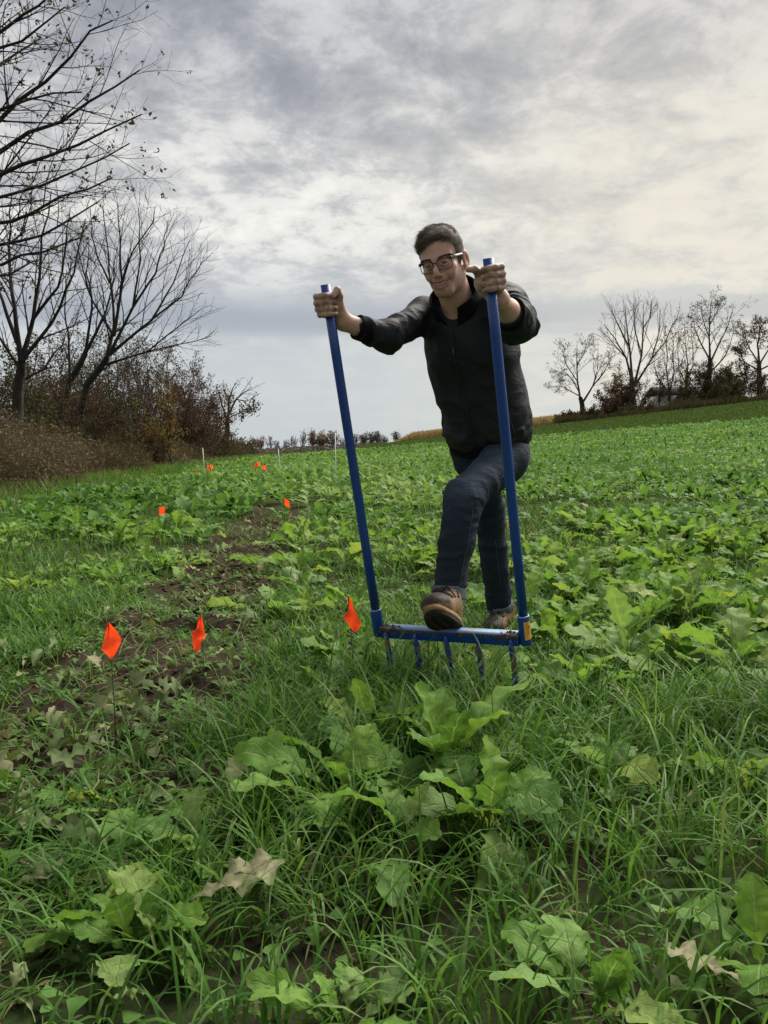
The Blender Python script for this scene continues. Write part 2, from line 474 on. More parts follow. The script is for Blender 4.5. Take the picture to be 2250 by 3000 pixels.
# ------------------------------------------------------------------ radish plants
HERO = [ # photo pixel of the base, scale, label
    ((1300, 2330), 1.25, 'largest radish plant in the foreground, tall upright leaf above arching ones', 9),
    ((1430, 2480), 1.15, 'radish plant with a long pale leaf drooping to the right in the foreground', 6),
    ((1180, 2520), 1.00, 'radish plant with one downward hanging toothed leaf left of the pale drooping leaf', 6),
    ((1790, 2330), 0.85, 'lone small radish plant with narrow upright leaf in the grass right of centre', 6),
    ((2190, 2340), 0.75, 'small yellow-green radish plant in the grass at the right edge', 6),
    ((2240, 2900), 1.20, 'radish plant with one broad arching leaf at the lower right edge', 5),
    ((1720, 3030), 1.05, 'pale radish plant cut by the bottom edge, right of centre', 5),
    ((1010, 3050), 0.85, 'pale radish plant cut by the bottom edge, near the middle', 5),
    ((1010, 2390), 1.00, 'radish plant with ragged leaves left of the largest foreground plant', 7),
    ((1090, 2215), 0.95, 'radish plant with a broad rounded leaf in front of the fork', 7),
    ((1225, 2120), 0.50, 'small yellow-green radish plant just in front of the fork tines', 4),
    ((110, 2290), 0.75, 'small upright radish plant on the dug soil at the left edge', 5),
    ((400, 2380), 0.85, 'ragged radish plant between the dug soil and the grass on the left', 6),
    ((600, 2520), 0.80, 'feathery half-flattened radish plant in the lower left', 6),
    ((400, 2800), 0.95, 'flattened radish plant with broad leaves in the lower left corner', 6),
    ((760, 1800), 1.05, 'radish plant with one tall leaf at the right edge of the dug strip', 6),
    ((1840, 1960), 1.15, 'tall radish plant with layered upright leaves right of the fork', 9),
    ((1990, 1990), 1.00, 'radish plant with pale turned-over leaf right of the fork', 8),
    ((2150, 2010), 1.10, 'broad radish plant with spreading leaves at the right edge', 8),
    ((1650, 1900), 0.85, 'low radish plant beside the right socket of the fork', 7),
    ((1010, 1990), 0.85, 'dark leafy radish plant under the orange flag beside the fork', 7),
]
def radish_plants():
    shapes = []
    for sd, (a0, bend, wd, fold) in enumerate([(82, 45, .048, .22), (70, 60, .042, .30), (58, 70, .050, .15), (48, 60, .044, .25), (66, 120, .048, .28), (40, 45, .040, .2), (75, 95, .045, .1), (88, 25, .044, .35), (55, 135, .052, .2), (30, 30, .046, .2)]):
        V, q, uv = leaf_template(20 + sd, 28, 6, a0, bend, width=wd, fold=fold, twist=(sd % 3 - 1) * .5, lobes=2 + sd % 3)
        o = mk('leaf', V, q, M_leaf, uv=uv)
        shapes.append(o.data); COL.objects.unlink(o); bpy.data.objects.remove(o)
    sx0 = strip_x
    # candidates over the field
    cand = []
    rg = np.random.default_rng(31)
    for y0 in np.arange(1.3, 66, .3):
        half = .50 * y0 + .6
        dens = 22 if y0 < 6 else 13 if y0 < 16 else (7.5 if y0 < 30 else 4.6)
        K = rg.poisson(dens * .3 * 2 * half)
        x = rg.uniform(-half, half, K); y = y0 + rg.uniform(0, .3, K)
        keep = np.ones(K, bool)
        # thin in the grassy foreground, thin on the dug strip, none inside the weeds
        f = np.clip((y - 2.2) / 1.2, .045, 1) * (1 - .90 * strip_mask(x, y)) * (1 - .93 * trampled_mask(x, y))
        f = f * np.where((x > .1) & (y < 2.7), .55, 1)
        patch = vnoise(np.stack([x * .8, y * .8, x * 0], -1), 77)
        f = f * np.clip(patch * 2.6 - .35, .12, 1) * np.where((x > sx0(y) - .15) & (x < sx0(y) + .75) & (y > 4) & (y < 11), .55, 1)
        keep &= rg.random(K) < f
        keep &= x > -6.0 - (y - 14) * .075 - .2
        # keep the ground free under the man and the fork
        keep &= ~((np.abs(x - .26) < .34) & (np.abs(y - 2.9) < .16))
        keep &= ~((x > -.05) & (x < .55) & (y > 2.35) & (y < 2.9) & (rg.random(K) < .5))
        keep &= ~((np.abs(x - .5) < .16) & (np.abs(y - 3.85) < .22))
        edge = 62.5 - x * .03
        keep &= y < edge
        for a, c in zip(x[keep], y[keep]): cand.append((a, c))
    cand.sort(key=lambda p: p[1] + .15 * abs(p[0]))
    hero = []; px_y = lambda q: q[1]
    for (px, sc, lab, nl) in HERO:
        g = G(*px); hero.append((g[0], g[1], sc * (.98 if px_y(px) < 2600 else .68), lab, nl + 4))
    hx = np.array([(h[0], h[1]) for h in hero])
    cand = [c for c in cand if np.min(np.hypot(hx[:, 0] - c[0], hx[:, 1] - c[1])) > .16]
    vis = lambda c: abs(c[0]) < .475 * c[1] + .08
    indiv, rest = [], []
    for c in cand:
        (indiv if vis(c) and len(indiv) < 296 - len(hero) else rest).append(c)
    todo = [(x, y, sc, lab, nl) for (x, y, sc, lab, nl) in hero]
    for (x, y) in indiv: todo.append((x, y, (rg.uniform(.62, 1.12) if (x > .45 and y > 2.6) else rg.uniform(.55, 1.0) if y > 2.6 else rg.uniform(.35, .6)) * (.8 + .4 * float(vnoise(np.array([[x * 1.1, y * 1.1, 3.0]]), 6)[0])), None, int(rg.integers(7, 11))))
    def zone(x, y):
        sx = float(strip_x(y))
        if y < 2.4:
            side = 'in the grass at the lower right' if x > .35 else ('in the grass at the lower middle' if x > -.25 else 'among wilted leaves at the lower left')
        elif abs(x - sx) < .42: side = 'standing on the dug brown strip' if y < 4.5 else 'standing on the far part of the dug brown strip'
        elif x < sx: side = 'left of the dug strip, level with the near orange flags' if y < 4 else 'left of the dug strip, beyond the near orange flags'
        elif x < .02: side = 'between the dug strip and the left fork handle, near the fork' if y < 4 else 'between the dug strip and left fork handle, further back'
        elif x < .62: side = 'in front of or between the fork handles, near the boots' if y < 4 else 'in the crop behind the man, between the fork handles'
        else: side = 'right of the fork, level with its crossbar' if y < 3.4 else ('right of the fork, just behind the man' if y < 4.6 else 'right of the fork, further back in the crop')
        if side == 'right of the fork, further back in the crop':
            q = 1125 + F * x / y
            col = 'below the first ridge tree' if q < 1740 else ('below the vase-shaped tree' if q < 1910 else ('below the shed on the ridge' if q < 2070 else 'towards the right edge'))
            side = 'right of the fork, ' + ('nearer, ' if y < 5.6 else 'further off, ') + col
        if side == 'left of the dug strip, beyond the near orange flags':
            q = 1125 + F * x / y
            side = 'left of the dug strip, ' + ('at the left edge of the crop' if q < 200 else ('left of the small square flag' if q < 400 else 'by the small square orange flag'))
        return 'small radish plant ' + side if y < 2.4 else 'leafy radish plant ' + side, 'radish plants ' + side
    src = {}
    for (x, y, sc, lab, nl) in todo:
        z = float(soil_z(np.array([x]), np.array([y]))[0])
        if lab: grp = 'radish plants in the foreground and beside the fork'
        else: lab, grp = zone(x, y)
        root = empty('radish_plant', (x, y, z - .005), lab, 'plant', grp)
        flat = strip_mask(x, y) > .4 or trampled_mask(x, y) > .4
        h0 = rg.uniform(0, 6.28)
        for j in range(nl):
            u = (j + .5) / nl
            k = int(rg.choice([0, 7, 1, 6] if u < .35 else ([2, 1, 4, 6] if u < .7 else [3, 5, 8, 9, 2])))
            if flat: k = int(rg.choice([5, 9, 3, 8]))
            if k not in src:
                o = bpy.data.objects.new('leaf', shapes[k])
            else: o = src[k].copy()
            src[k] = o
            COL.objects.link(o); o.parent = root
            o.rotation_euler = (R(rg.normal(0, 7)) - (R(16) if flat else 0), R(rg.normal(0, 12)), h0 + j * 2.4 + rg.uniform(-.35, .35))
            s = sc * rg.uniform(.75, 1.12) * (.8 + .25 * (u > .3))
            o.scale = (s * rg.uniform(.85, 1.15), s, s)
    # the rest of the crop, one mass
    rest = np.array(rest)
    rest = rest[rest[:, 1] > 2.0]
    for lo, hi, rows, cols, nl, sc in ((0, 17, 8, 2, 8, .92), (17, 32, 5, 2, 6, .92), (32, 70, 3, 2, 4, 1.05)):
        sel = rest[(rest[:, 1] >= lo) & (rest[:, 1] < hi)]
        K = len(sel) * nl
        tmpl = [leaf_template(60 + i, rows, cols, a0, bd, width=.048 if rows > 3 else .060, petiole=.3 if rows > 3 else .15, lobes=2) for i, (a0, bd) in enumerate([(80, 45), (66, 65), (52, 60), (44, 60), (62, 115), (36, 40)])]
        pos = np.repeat(sel, nl, 0); z = soil_z(pos[:, 0], pos[:, 1]) if lo < 17 else tz(pos[:, 0], pos[:, 1])
        tone = np.clip(np.repeat(vnoise(np.stack([sel[:, 0] * .35, sel[:, 1] * .35, sel[:, 0] * 0], -1), 5), nl) * .9 + rg.normal(.06, .2, K), 0, 1)
        merge_leaves('radish_crop', tmpl, rg.integers(0, 6, K), np.stack([pos[:, 0], pos[:, 1], z], -1), rg.uniform(0, 6.28, K), rg.uniform(.6, 1.05, K) * sc * (.72 + .5 * vnoise(np.stack([pos[:, 0] * .7, pos[:, 1] * .45, pos[:, 0] * 0], -1), 44)), tone, M_crop,
                     {8: 'dense green radish crop covering the middle of the field', 5: 'green radish crop covering the field further back', 3: 'green radish crop on the far slope up to the crest'}[rows], 'crop')
radish_plants()

# ------------------------------------------------------------------ grass
HEROXY = [G(*h[0])[:2] for h in HERO]
def grass():
    rg = np.random.default_rng(5)
    def blades(x, y, L, w, lean, kappa, tone, nseg, head=None):
        K = len(x)
        h = rg.uniform(0, 6.283, K) if head is None else head
        s = np.linspace(0, 1, nseg + 1)
        th = lean[:, None] + kappa[:, None] * s[None] ** 1.2
        ds = (L / nseg)[:, None]
        r = np.concatenate([np.zeros((K, 1)), np.cumsum(np.sin(th[:, :-1]) * ds, 1)], 1)
        zz = np.concatenate([np.zeros((K, 1)), np.cumsum(np.cos(th[:, :-1]) * ds, 1)], 1)
        cx_, sx_ = np.cos(h)[:, None], np.sin(h)[:, None]
        side = rg.normal(0, .10, K)[:, None] * s[None] ** 2 * L[:, None]
        bx = x[:, None] + r * cx_ - side * sx_; by = y[:, None] + r * sx_ + side * cx_
        gz = soil_z(x, y) if y.max() < 40 else tz(x, y)
        bz = np.maximum(gz[:, None] - .005 + zz, gz[:, None] - .005 + .008 * s[None])
        wd = w[:, None] * np.where(s[None] < .3, .75 + s[None], 1.05 * (1 - ((s[None] - .3) / .7) ** 2.2)) * .5 + .00025
        ca = h[:, None] + 1.5708 + rg.normal(0, .5, K)[:, None]
        ox, oy = np.cos(ca) * wd, np.sin(ca) * wd
        V = np.stack([np.stack([bx - ox, by - oy, bz], -1), np.stack([bx + ox, by + oy, bz + wd * .25], -1)], 2)
        n = 2 * (nseg + 1)
        i = np.arange(nseg) * 2
        q = np.stack([i, i + 1, i + 3, i + 2], -1)
        Q = q[None] + (np.arange(K) * n)[:, None, None]
        return V.reshape(-1, 3), Q.reshape(-1, 4), np.repeat(tone, n)
    def scatter(y0, y1, dens, margin=.35):
        A = .5 * (y1 * y1 - y0 * y0) + 2 * margin * (y1 - y0)
        K = int(dens * A * 1.02)
        y = np.sqrt(rg.uniform(y0 * y0, y1 * y1, K)); x = rg.uniform(-1, 1, K) * (.5 * y + margin)
        return x, y
    out = []
    def emit(x, y, nseg, wmul=1.0, lmul=1.0):
        K = len(x)
        p = np.stack([x, y, x * 0], -1)
        clump = vnoise(p * 3.0, 21); broad = vnoise(p * .9, 22)
        sm = strip_mask(x, y); tr = trampled_mask(x, y)
        L = rg.uniform(.13, .33, K) * (.65 + .6 * broad) * lmul * (1 - .35 * np.maximum(sm, tr))
        w = rg.uniform(.0034, .0074, K) * wmul
        lean = np.abs(rg.normal(.30, .28, K)) + .75 * np.maximum(sm, tr) * rg.random(K)
        kap = rg.uniform(.6, 2.5, K)
        tone = np.clip(rg.normal(.50, .22, K) + (clump - .5) * .35, 0, .9)
        dead = rg.random(K) < .035 + .22 * np.maximum(sm * .8, tr)
        tone = np.where(dead, rg.uniform(.93, 1, K), tone)
        hd_ = np.min([np.hypot(x - h[0], y - h[1]) for h in HEROXY], 0)
        L = L * np.clip(.45 + hd_ / .30, .55, 1)
        L = np.where((y > 2.6) & (y < 5), L * np.where(x > .4, .62, .74), L)
        infront = (x > -.08) & (x < .55) & (y > 2.45) & (y < 3.05); L = np.where(infront, L * 1.15, L)
        L = np.where(dead, L * .7, L); lean = np.where(dead, lean + .6, lean)
        out.append(blades(x, y, L, w, lean, kap, tone, nseg))
    # tufts: blades share a foot, in the near field
    x, y = scatter(1.15, 4.6, 380)
    k = rg.random(len(x)) < (.25 + .9 * vnoise(np.stack([x * 1.4, y * 1.4, x * 0], -1), 8)) * (1 - .62 * strip_mask(x, y)) * (1 - .22 * trampled_mask(x, y))
    x, y = x[k], y[k]
    nb = rg.integers(4, 12, len(x))
    xx = np.repeat(x, nb) + rg.normal(0, .016, nb.sum()); yy = np.repeat(y, nb) + rg.normal(0, .016, nb.sum())
    emit(xx, yy, 5)
    x, y = scatter(1.15, 4.6, 650)
    k = rg.random(len(x)) < (1 - .66 * strip_mask(x, y)) * (1 - .10 * trampled_mask(x, y)); emit(x[k], y[k], 4, .8, .65)
    x, y = scatter(4.6, 10, 330)
    k = rg.random(len(x)) < (1 - .64 * strip_mask(x, y)); emit(x[k], y[k], 4, 1.2, .75)
    x, y = scatter(10, 22, 70)
    k = rg.random(len(x)) < (1 - .7 * strip_mask(x, y)); emit(x[k], y[k], 3, 1.8, .75)
    n = 0; Vs, Qs, As = [], [], []
    for V, Q, A in out:
        Vs.append(V); Qs.append(Q + n); As.append(A); n += len(V)
    o = mk('grass', np.vstack(Vs), np.vstack(Qs), M_grass, attrs={'tone': np.concatenate(As)})
    tag(o, 'long green grass blades growing between the radish plants', 'grass', kind='stuff')
    # pale flattened stalks
    out.clear()
    x, y = scatter(1.15, 9, 330)
    m = np.maximum(strip_mask(x, y), trampled_mask(x, y))
    k = rg.random(len(x)) < .12 + .9 * m; x, y = x[k], y[k]; K = len(x)
    V, Q, A = blades(x, y, rg.uniform(.06, .2, K), rg.uniform(.002, .0045, K), rg.uniform(1.1, 1.5, K), rg.uniform(-.1, .4, K), np.where(rg.random(K) < .55, rg.uniform(.93, 1, K), rg.uniform(.6, .9, K)), 3)
    o = mk('dead_grass', V, Q, M_grass, attrs={'tone': A})
    tag(o, 'pale dead stalks lying flat on the trampled and dug ground', 'dead grass', kind='stuff')
    # wilted leaves lying on the strip and in the trampled corner
    x, y = scatter(1.2, 9, 62); x2, y2 = scatter(1.2, 3.2, 130); k2 = rg.random(len(x2)) < trampled_mask(x2, y2); x, y = np.concatenate([x, x2[k2]]), np.concatenate([y, y2[k2]])
    m = np.maximum(strip_mask(x, y) * .75, trampled_mask(x, y)); ring = np.clip(1 - np.abs(x - strip_x(y)) / .8, 0, 1)
    k = rg.random(len(x)) < .02 + .95 * m + .25 * ring * (y < 8); x, y = x[k], y[k]; K = len(x)
    tm = [leaf_template(90 + i, 11, 4, [14, 30, 8, 45, 20][i], [30, 70, -25, 110, 60][i], width=[.046, .034, .040, .030, .050][i], petiole=.18, fold=[.3, .7, -.2, .9, .1][i], wave=[.7, .5, .9, .6, .8][i], lobes=2 + i % 2, twist=[.3, -.9, 1.2, .5, -.4][i]) for i in range(5)]
    pos = np.stack([x, y, soil_z(x, y) + rg.uniform(.004, .03, K)], -1)
    merge_leaves('wilted_leaves', tm, rg.integers(0, 5, K), pos, rg.uniform(0, 6.28, K), rg.uniform(.2, .62, K) ** 1.15, np.clip(rg.beta(1.1, 2.6, K), 0, 1), M_wilt, 'pulled-up wilted radish leaves strewn over the dug strip and trampled corner', 'leaves', pitch=rg.normal(0, .35, K))
    # small round-leaved weeds close to the soil
    x, y = scatter(1.15, 6, 300); K = len(x)
    tm = [leaf_template(120 + i, 4, 2, 50, 70, length=.05, width=.014, petiole=.4, lobes=1, wave=.05) for i in range(3)]
    k = rg.random(K) < .3 + .7 * (vnoise(np.stack([x * 2, y * 2, x * 0], -1), 15) > .5); x, y = x[k], y[k]; K = len(x)
    merge_leaves('ground_weeds', tm, rg.integers(0, 3, K), np.stack([x, y, soil_z(x, y)], -1), rg.uniform(0, 6.28, K), rg.uniform(.6, 1.5, K), np.clip(rg.normal(.4, .2, K), 0, 1), M_crop, 'tiny round-leaved weeds close to the soil', 'weeds')
grass()

# a few single leaves lying or hanging apart in the foreground
def fallen_leaf(px, sc, heading, pitch, bend, mtl, label, seed):
    V, q, uv = leaf_template(seed, 26, 6, 18, bend, width=.058, petiole=.22, fold=.05, wave=.35, lobes=2)
    g = G(*px); z = float(soil_z(np.array([g[0]]), np.array([g[1]]))[0])
    o = mk('fallen_leaf', V, q, mtl, uv=uv, attrs={'tone': .55 + .5 * vnoise(V * 22, seed) * np.ones(len(V))})
    o.location = (g[0], g[1], z + .05); o.rotation_euler = (R(pitch), R(6), R(heading)); o.scale = (sc,) * 3
    tag(o, label, 'leaf', 'single leaves lying in the grass')
fallen_leaf((500, 2740), .80, -70, 6, 18, M_wilt, 'large pale drying leaf lying flat in the lower left', 201)
fallen_leaf((460, 2860), .85, 30, 4, 22, M_leaf, 'broad green leaf lying beside the large pale drying leaf', 202)
fallen_leaf((2230, 2985), .55, 75, 8, 20, M_wilt, 'small tan drying leaf at the lower right edge', 203)
fallen_leaf((300, 2020), .45, 40, 10, 25, M_wilt, 'small yellowing leaf on the dug soil below the left orange flag', 204)
# ------------------------------------------------------------------ trees
def bark(name, a, bcol):
    return pbr(name, a, .9, .15, bump=.8, bscale=14, colfn=lambda bb, oc: bb.mix(bb.maprange(bb.noise(oc, 5, 6, .65), .3, .7), a, bcol))
M_bark = bark('bark', (.024, .021, .018), (.052, .046, .040))
M_twig = pbr('twig', (.034, .029, .025), .9, .1)
M_twig_red = pbr('twig_brown', (.052, .036, .029), .9, .1)
M_twig_haze = pbr('twig_haze', (.14, .13, .135), .95, .05)  # far twigs: distance haze put into the colour as a lighter grey
BROWN_LEAF = [(0, (.034, .024, .017)), (.5, (.058, .040, .027)), (1, (.095, .062, .038))]
M_lf_brown = leafy('leaf_brown', BROWN_LEAF, 'tone', .3, .7, .1)
M_lf_gold = leafy('leaf_gold', [(0, (.085, .055, .022)), (.5, (.145, .088, .030)), (1, (.20, .14, .05))], 'tone', .35, .7, .1)
M_lf_olive = leafy('leaf_olive', [(0, (.034, .034, .018)), (.5, (.054, .053, .025)), (1, (.085, .072, .032))], 'tone', .3, .7, .1)
M_lf_rust = leafy('leaf_rust', [(0, (.045, .026, .020)), (.5, (.072, .038, .029)), (1, (.105, .060, .042))], 'tone', .3, .7, .1)
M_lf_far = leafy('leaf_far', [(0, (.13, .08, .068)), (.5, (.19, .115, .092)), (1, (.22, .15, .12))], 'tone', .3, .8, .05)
M_lf_farhaze = leafy('leaf_farhaze', [(0, (.095, .085, .083)), (1, (.15, .13, .12))], 'tone', .3, .8, .05)  # far leaves lightened, haze painted into their tone

class Tree:
    def __init__(s, seed):
        s.r = random.Random(seed); s.br = []            # (level, pts, radii)
        s.tips = []
    def curve(s, p, d, L, r0, r1, n, wob, up):
        pts = [p.copy()]; rad = [r0]; d = d.normalized()
        for i in range(n):
            d = (d + Vector((s.r.gauss(0, wob), s.r.gauss(0, wob), s.r.gauss(0, wob) + up))).normalized()
            p = p + d * (L / n); pts.append(p.copy()); rad.append(r0 + (r1 - r0) * (i + 1) / n)
        return pts, rad
    def toward(s, a, c, r0, r1, n, sag, wob):
        """a limb from a to c with a bow"""
        a, c = Vector(a), Vector(c); L = (c - a).length
        off = Vector((s.r.gauss(0, .05), s.r.gauss(0, .05), sag)) * L
        pts, rad = [], []
        for i in range(n + 1):
            t = i / n; q = a.lerp(c, t) + off * math.sin(math.pi * t) + Vector((s.r.gauss(0, wob), s.r.gauss(0, wob), s.r.gauss(0, wob))) * L * (0 < i < n)
            pts.append(q); rad.append(r0 + (r1 - r0) * t ** .8)
        return pts, rad
    def grow(s, pts, rad, level, maxl, prm):
        s.br.append((level, pts, rad))
        if level >= maxl:
            s.tips.append(pts[-1]); s.tips.append(pts[len(pts) // 2]); return
        n = len(pts) - 1
        L = sum((pts[i + 1] - pts[i]).length for i in range(n))
        lo = prm['start'][min(level, len(prm['start']) - 1)]
        cnt = prm['count'][min(level, len(prm['count']) - 1)]
        cnt = max(1, int(cnt * s.r.uniform(.8, 1.2) + .5))
        az = s.r.uniform(0, 6.28)
        for k in range(cnt):
            t = lo + (1 - lo) * (k + s.r.uniform(.2, .9)) / cnt
            t = min(t, .995); f = t * n; i = min(int(f), n - 1); u = f - i
            p = pts[i].lerp(pts[i + 1], u); d = (pts[i + 1] - pts[i]).normalized()
            r = rad[i] + (rad[i + 1] - rad[i]) * u
            az += 2.4 + s.r.uniform(-.5, .5)
            ref = Vector((0, 0, 1)) if abs(d.z) < .9 else Vector((0, 1, 0))
            A = d.cross(ref).normalized(); B = d.cross(A)
            sp = R(prm['spread'] * s.r.uniform(.6, 1.25))
            nd = d * math.cos(sp) + (A * math.cos(az) + B * math.sin(az)) * math.sin(sp)
            cl = L * prm['ratio'] * s.r.uniform(.65, 1.15) * (1.12 - .62 * t)
            cr = max(r * (.5 if level else .58), prm['minr'])
            seg = 5 if level < 1 else (4 if level < 2 else 2 if level > 2 else 3)
            cp, crr = s.curve(p, nd, cl, cr, max(cr * .35, prm['minr'] * .7), seg, prm['wob'], prm['up'])
            s.grow(cp, crr, level + 1, maxl, prm)
    def build(s, name, base, label, m_trunk, m_crown, split=1, leaves=None, group=None, twig=True):
        root = empty(name, base, label, 'tree' if 'tree' in name else 'shrub', group)
        for part, sel in (('trunk', lambda l: l < split), ('crown', lambda l: l >= split)):
            Vs, Qs, n = [], [], 0
            groups = {}
            for l, pts, rad in s.br:
                if sel(l): groups.setdefault((len(pts), 7 if l < split else (5 if l <= split else 3)), []).append((pts, rad))
            if not groups: continue
            for (m, sides), lst in groups.items():
                PT = np.array([[tuple(v) for v in p] for p, _ in lst]); RD = np.array([r for _, r in lst])
                T = np.gradient(PT, axis=1); T /= np.linalg.norm(T, axis=2, keepdims=True) + 1e-9
                ref = np.where(np.abs(T[:, :1, 2:3]) < .9, np.array([0, 0, 1.0]), np.array([0, 1.0, 0]))
                A = np.cross(T, np.broadcast_to(ref, T.shape)); A /= np.linalg.norm(A, axis=2, keepdims=True) + 1e-9
                B = np.cross(A, T)
                ang = np.arange(sides) / sides * 2 * math.pi
                V = PT[:, :, None] + RD[:, :, None, None] * (np.cos(ang)[None, None, :, None] * A[:, :, None] + np.sin(ang)[None, None, :, None] * B[:, :, None])
                i = np.arange(m - 1)[:, None] * sides; j = np.arange(sides)[None]; j2 = (j + 1) % sides
                q = np.stack([i + j, i + j2, i + sides + j2, i + sides + j], -1).reshape(-1, 4)
                Qs.append((q[None] + (np.arange(len(lst)) * m * sides)[:, None, None]).reshape(-1, 4) + n)
                Vs.append(V.reshape(-1, 3)); n += len(lst) * m * sides
            o = mk(part, np.vstack(Vs), np.vstack(Qs), m_trunk if part == 'trunk' else m_crown)
            adopt(o, root)
        if leaves:
            mtl, cnt, size, where = leaves
            rg = np.random.default_rng(s.r.randrange(10 ** 6))
            tp = np.array([tuple(v) for v in s.tips])
            if where is not None:
                w = where(tp); tp = tp[w]
            if len(tp):
                leaf_cards(tp[rg.integers(0, len(tp), cnt)] + rg.normal(0, size * 1.5, (cnt, 3)), size, mtl, 'foliage', root, rg)
        return root

def leaf_cards(pos, size, mtl, name, root, rg):
    K = len(pos)
    a = rg.normal(0, 1, (K, 3)); a /= np.linalg.norm(a, axis=1, keepdims=True)
    c = np.cross(a, rg.normal(0, 1, (K, 3))); c /= np.linalg.norm(c, axis=1, keepdims=True)
    d = np.cross(a, c)
    s = size * rg.uniform(.6, 1.3, (K, 1))
    V = np.stack([pos - a * s, pos + c * s * .5 + d * s * .15, pos + a * s, pos - c * s * .5 + d * s * .15], 1)
    Q = np.arange(K * 4).reshape(K, 4)
    o = mk(name, V.reshape(-1, 3), Q, mtl, attrs={'tone': np.repeat(rg.random(K), 4)}, smooth=False)
    adopt(o, root); o['kind'] = 'stuff'
    return o

def on_ground(px, d, sink=.1):
    p = P(px, 1320, d); return Vector((p[0], p[1], float(tz(p[0], p[1])) - sink))
V3 = lambda a: Vector(tuple(float(v) for v in a))

# --- tree A: trunk off-frame, long limbs reaching in from the left
def tree_a():
    t = Tree(11); d = 15.0
    base = on_ground(-230, d)
    prm = dict(start=[.12, .12, .1], count=[14, 11, 6], spread=46, ratio=.50, minr=.0034, wob=.11, up=.045)
    f1 = V3(P(-215, 900, d)); f2 = V3(P(-180, 520, d)); top = V3(P(-150, -150, d))
    tp, tr = t.toward(base, f1, .24, .19, 6, 0, .01); t.br.append((0, tp, tr))
    tp, tr = t.toward(f1, f2, .19, .15, 5, 0, .02); t.br.append((0, tp, tr))
    tp, tr = t.toward(f2, top, .15, .05, 6, 0, .02); t.br.append((0, tp, tr))
    for (sx, sy, ex, ey, dd, r, sag) in [(-180, 520, 330, 60, 14.6, .06, .04), (-190, 560, 410, 205, 15.2, .065, .03), (-185, 600, 415, 335, 14.2, .06, -.02),
                                        (-195, 640, 380, 420, 15.6, .05, -.04), (-200, 700, 330, 520, 14.0, .055, -.03), (-190, 760, 290, 590, 16, .05, -.05),
                                        (-165, 260, 190, 20, 15.3, .045, .02), (-165, 200, 200, -60, 14.4, .05, .05), (-160, 120, 60, -180, 15.5, .045, 0), (-170, 330, 120, 110, 16.2, .045, .06),
                                        (-200, 800, 250, 690, 14.8, .05, -.02), (-185, 420, 240, 270, 13.8, .05, .06), (-210, 850, 120, 760, 15.8, .045, 0)]:
        p, r_ = t.toward(P(sx, sy, d), P(ex, ey, dd), r, .012, 7, sag, .012)
        t.grow(p, r_, 1, 3, prm)
    root = t.build('bare_tree', base, 'large bare tree whose limbs reach in from the left edge above the weeds', M_bark, M_twig, 1)
    tp = np.array([tuple(v) for v in t.tips]); rg = np.random.default_rng(3)
    sel = tp[rg.integers(0, len(tp), 300)]
    leaf_cards(np.repeat(sel, 3, 0) + rg.normal(0, .035, (900, 3)) - [0, 0, .04], .045, M_lf_olive, 'foliage', root, rg)
tree_a()

def fork_tree(seed, d, base_px, limbs, label, prm, r_base, depth_jit=.8, leaves=None, crown=None, maxl=3, name='bare_tree', group=None, sink=.1):
    """limbs: list of pixel polylines from the foot outwards; each is a stem carrying branches"""
    t = Tree(seed); base = on_ground(base_px, d, sink)
    for li, (poly, r0, r1, lv) in enumerate(limbs):
        dd = d
        pts = []
        for k, (px, py) in enumerate(poly):
            if k == 0 and lv == 0: q = base.copy(); q.x = P(px, py, d)[0]
            else:
                dd = d + t.r.uniform(-1, 1) * depth_jit * (k / max(1, len(poly) - 1)) if lv else d + (li % 3 - 1) * .3 * (k > 1)
                q = V3(P(px, py, dd))
            pts.append(q)
        # resample smoothly
        fine = []
        for k in range(len(pts) - 1):
            for u in (0, .33, .66): fine.append(pts[k].lerp(pts[k + 1], u) + Vector((t.r.gauss(0, .02), t.r.gauss(0, .03), 0)) * (k > 0))
        fine.append(pts[-1])
        r0 = r0 * (.72 if lv else .9); rad = [r0 + (r1 * .8 - r0) * (i / (len(fine) - 1)) ** .8 for i in range(len(fine))]
        if lv == 0: t.br.append((0, fine, rad))
        if lv == 0: continue
        t.grow(fine, rad, lv, maxl, prm)
    return t.build(name, base, label, M_bark, crown or M_twig, 1, leaves, group)

PRM_B = dict(start=[.1, .15, .1], count=[14, 10, 5], spread=38, ratio=.50, minr=.0040, wob=.11, up=.05)
fork_tree(21, 19.0, 45, [
    ([(45, 1260), (52, 1150), (62, 1060)], .17, .13, 0),
    ([(62, 1060), (40, 900), (20, 720), (35, 570)], .10, .015, 1),
    ([(62, 1060), (100, 930), (120, 760), (150, 560)], .10, .015, 1),
    ([(62, 1060), (150, 950), (215, 800), (250, 640)], .08, .012, 1),
    ([(55, 1120), (130, 1080), (180, 1010), (215, 930)], .05, .010, 1),
    ([(50, 1000), (5, 880), (-40, 740), (-60, 600)], .08, .012, 1),
    ([(100, 930), (170, 840), (200, 700), (205, 610)], .06, .012, 1),
    ([(60, 1080), (10, 1010), (-30, 930), (-50, 840)], .06, .012, 1),
    ([(20, 720), (70, 680), (90, 620), (95, 540)], .04, .010, 1)],
    'bare tree with a dark upright trunk rising behind the weeds at the left edge', PRM_B, .17)

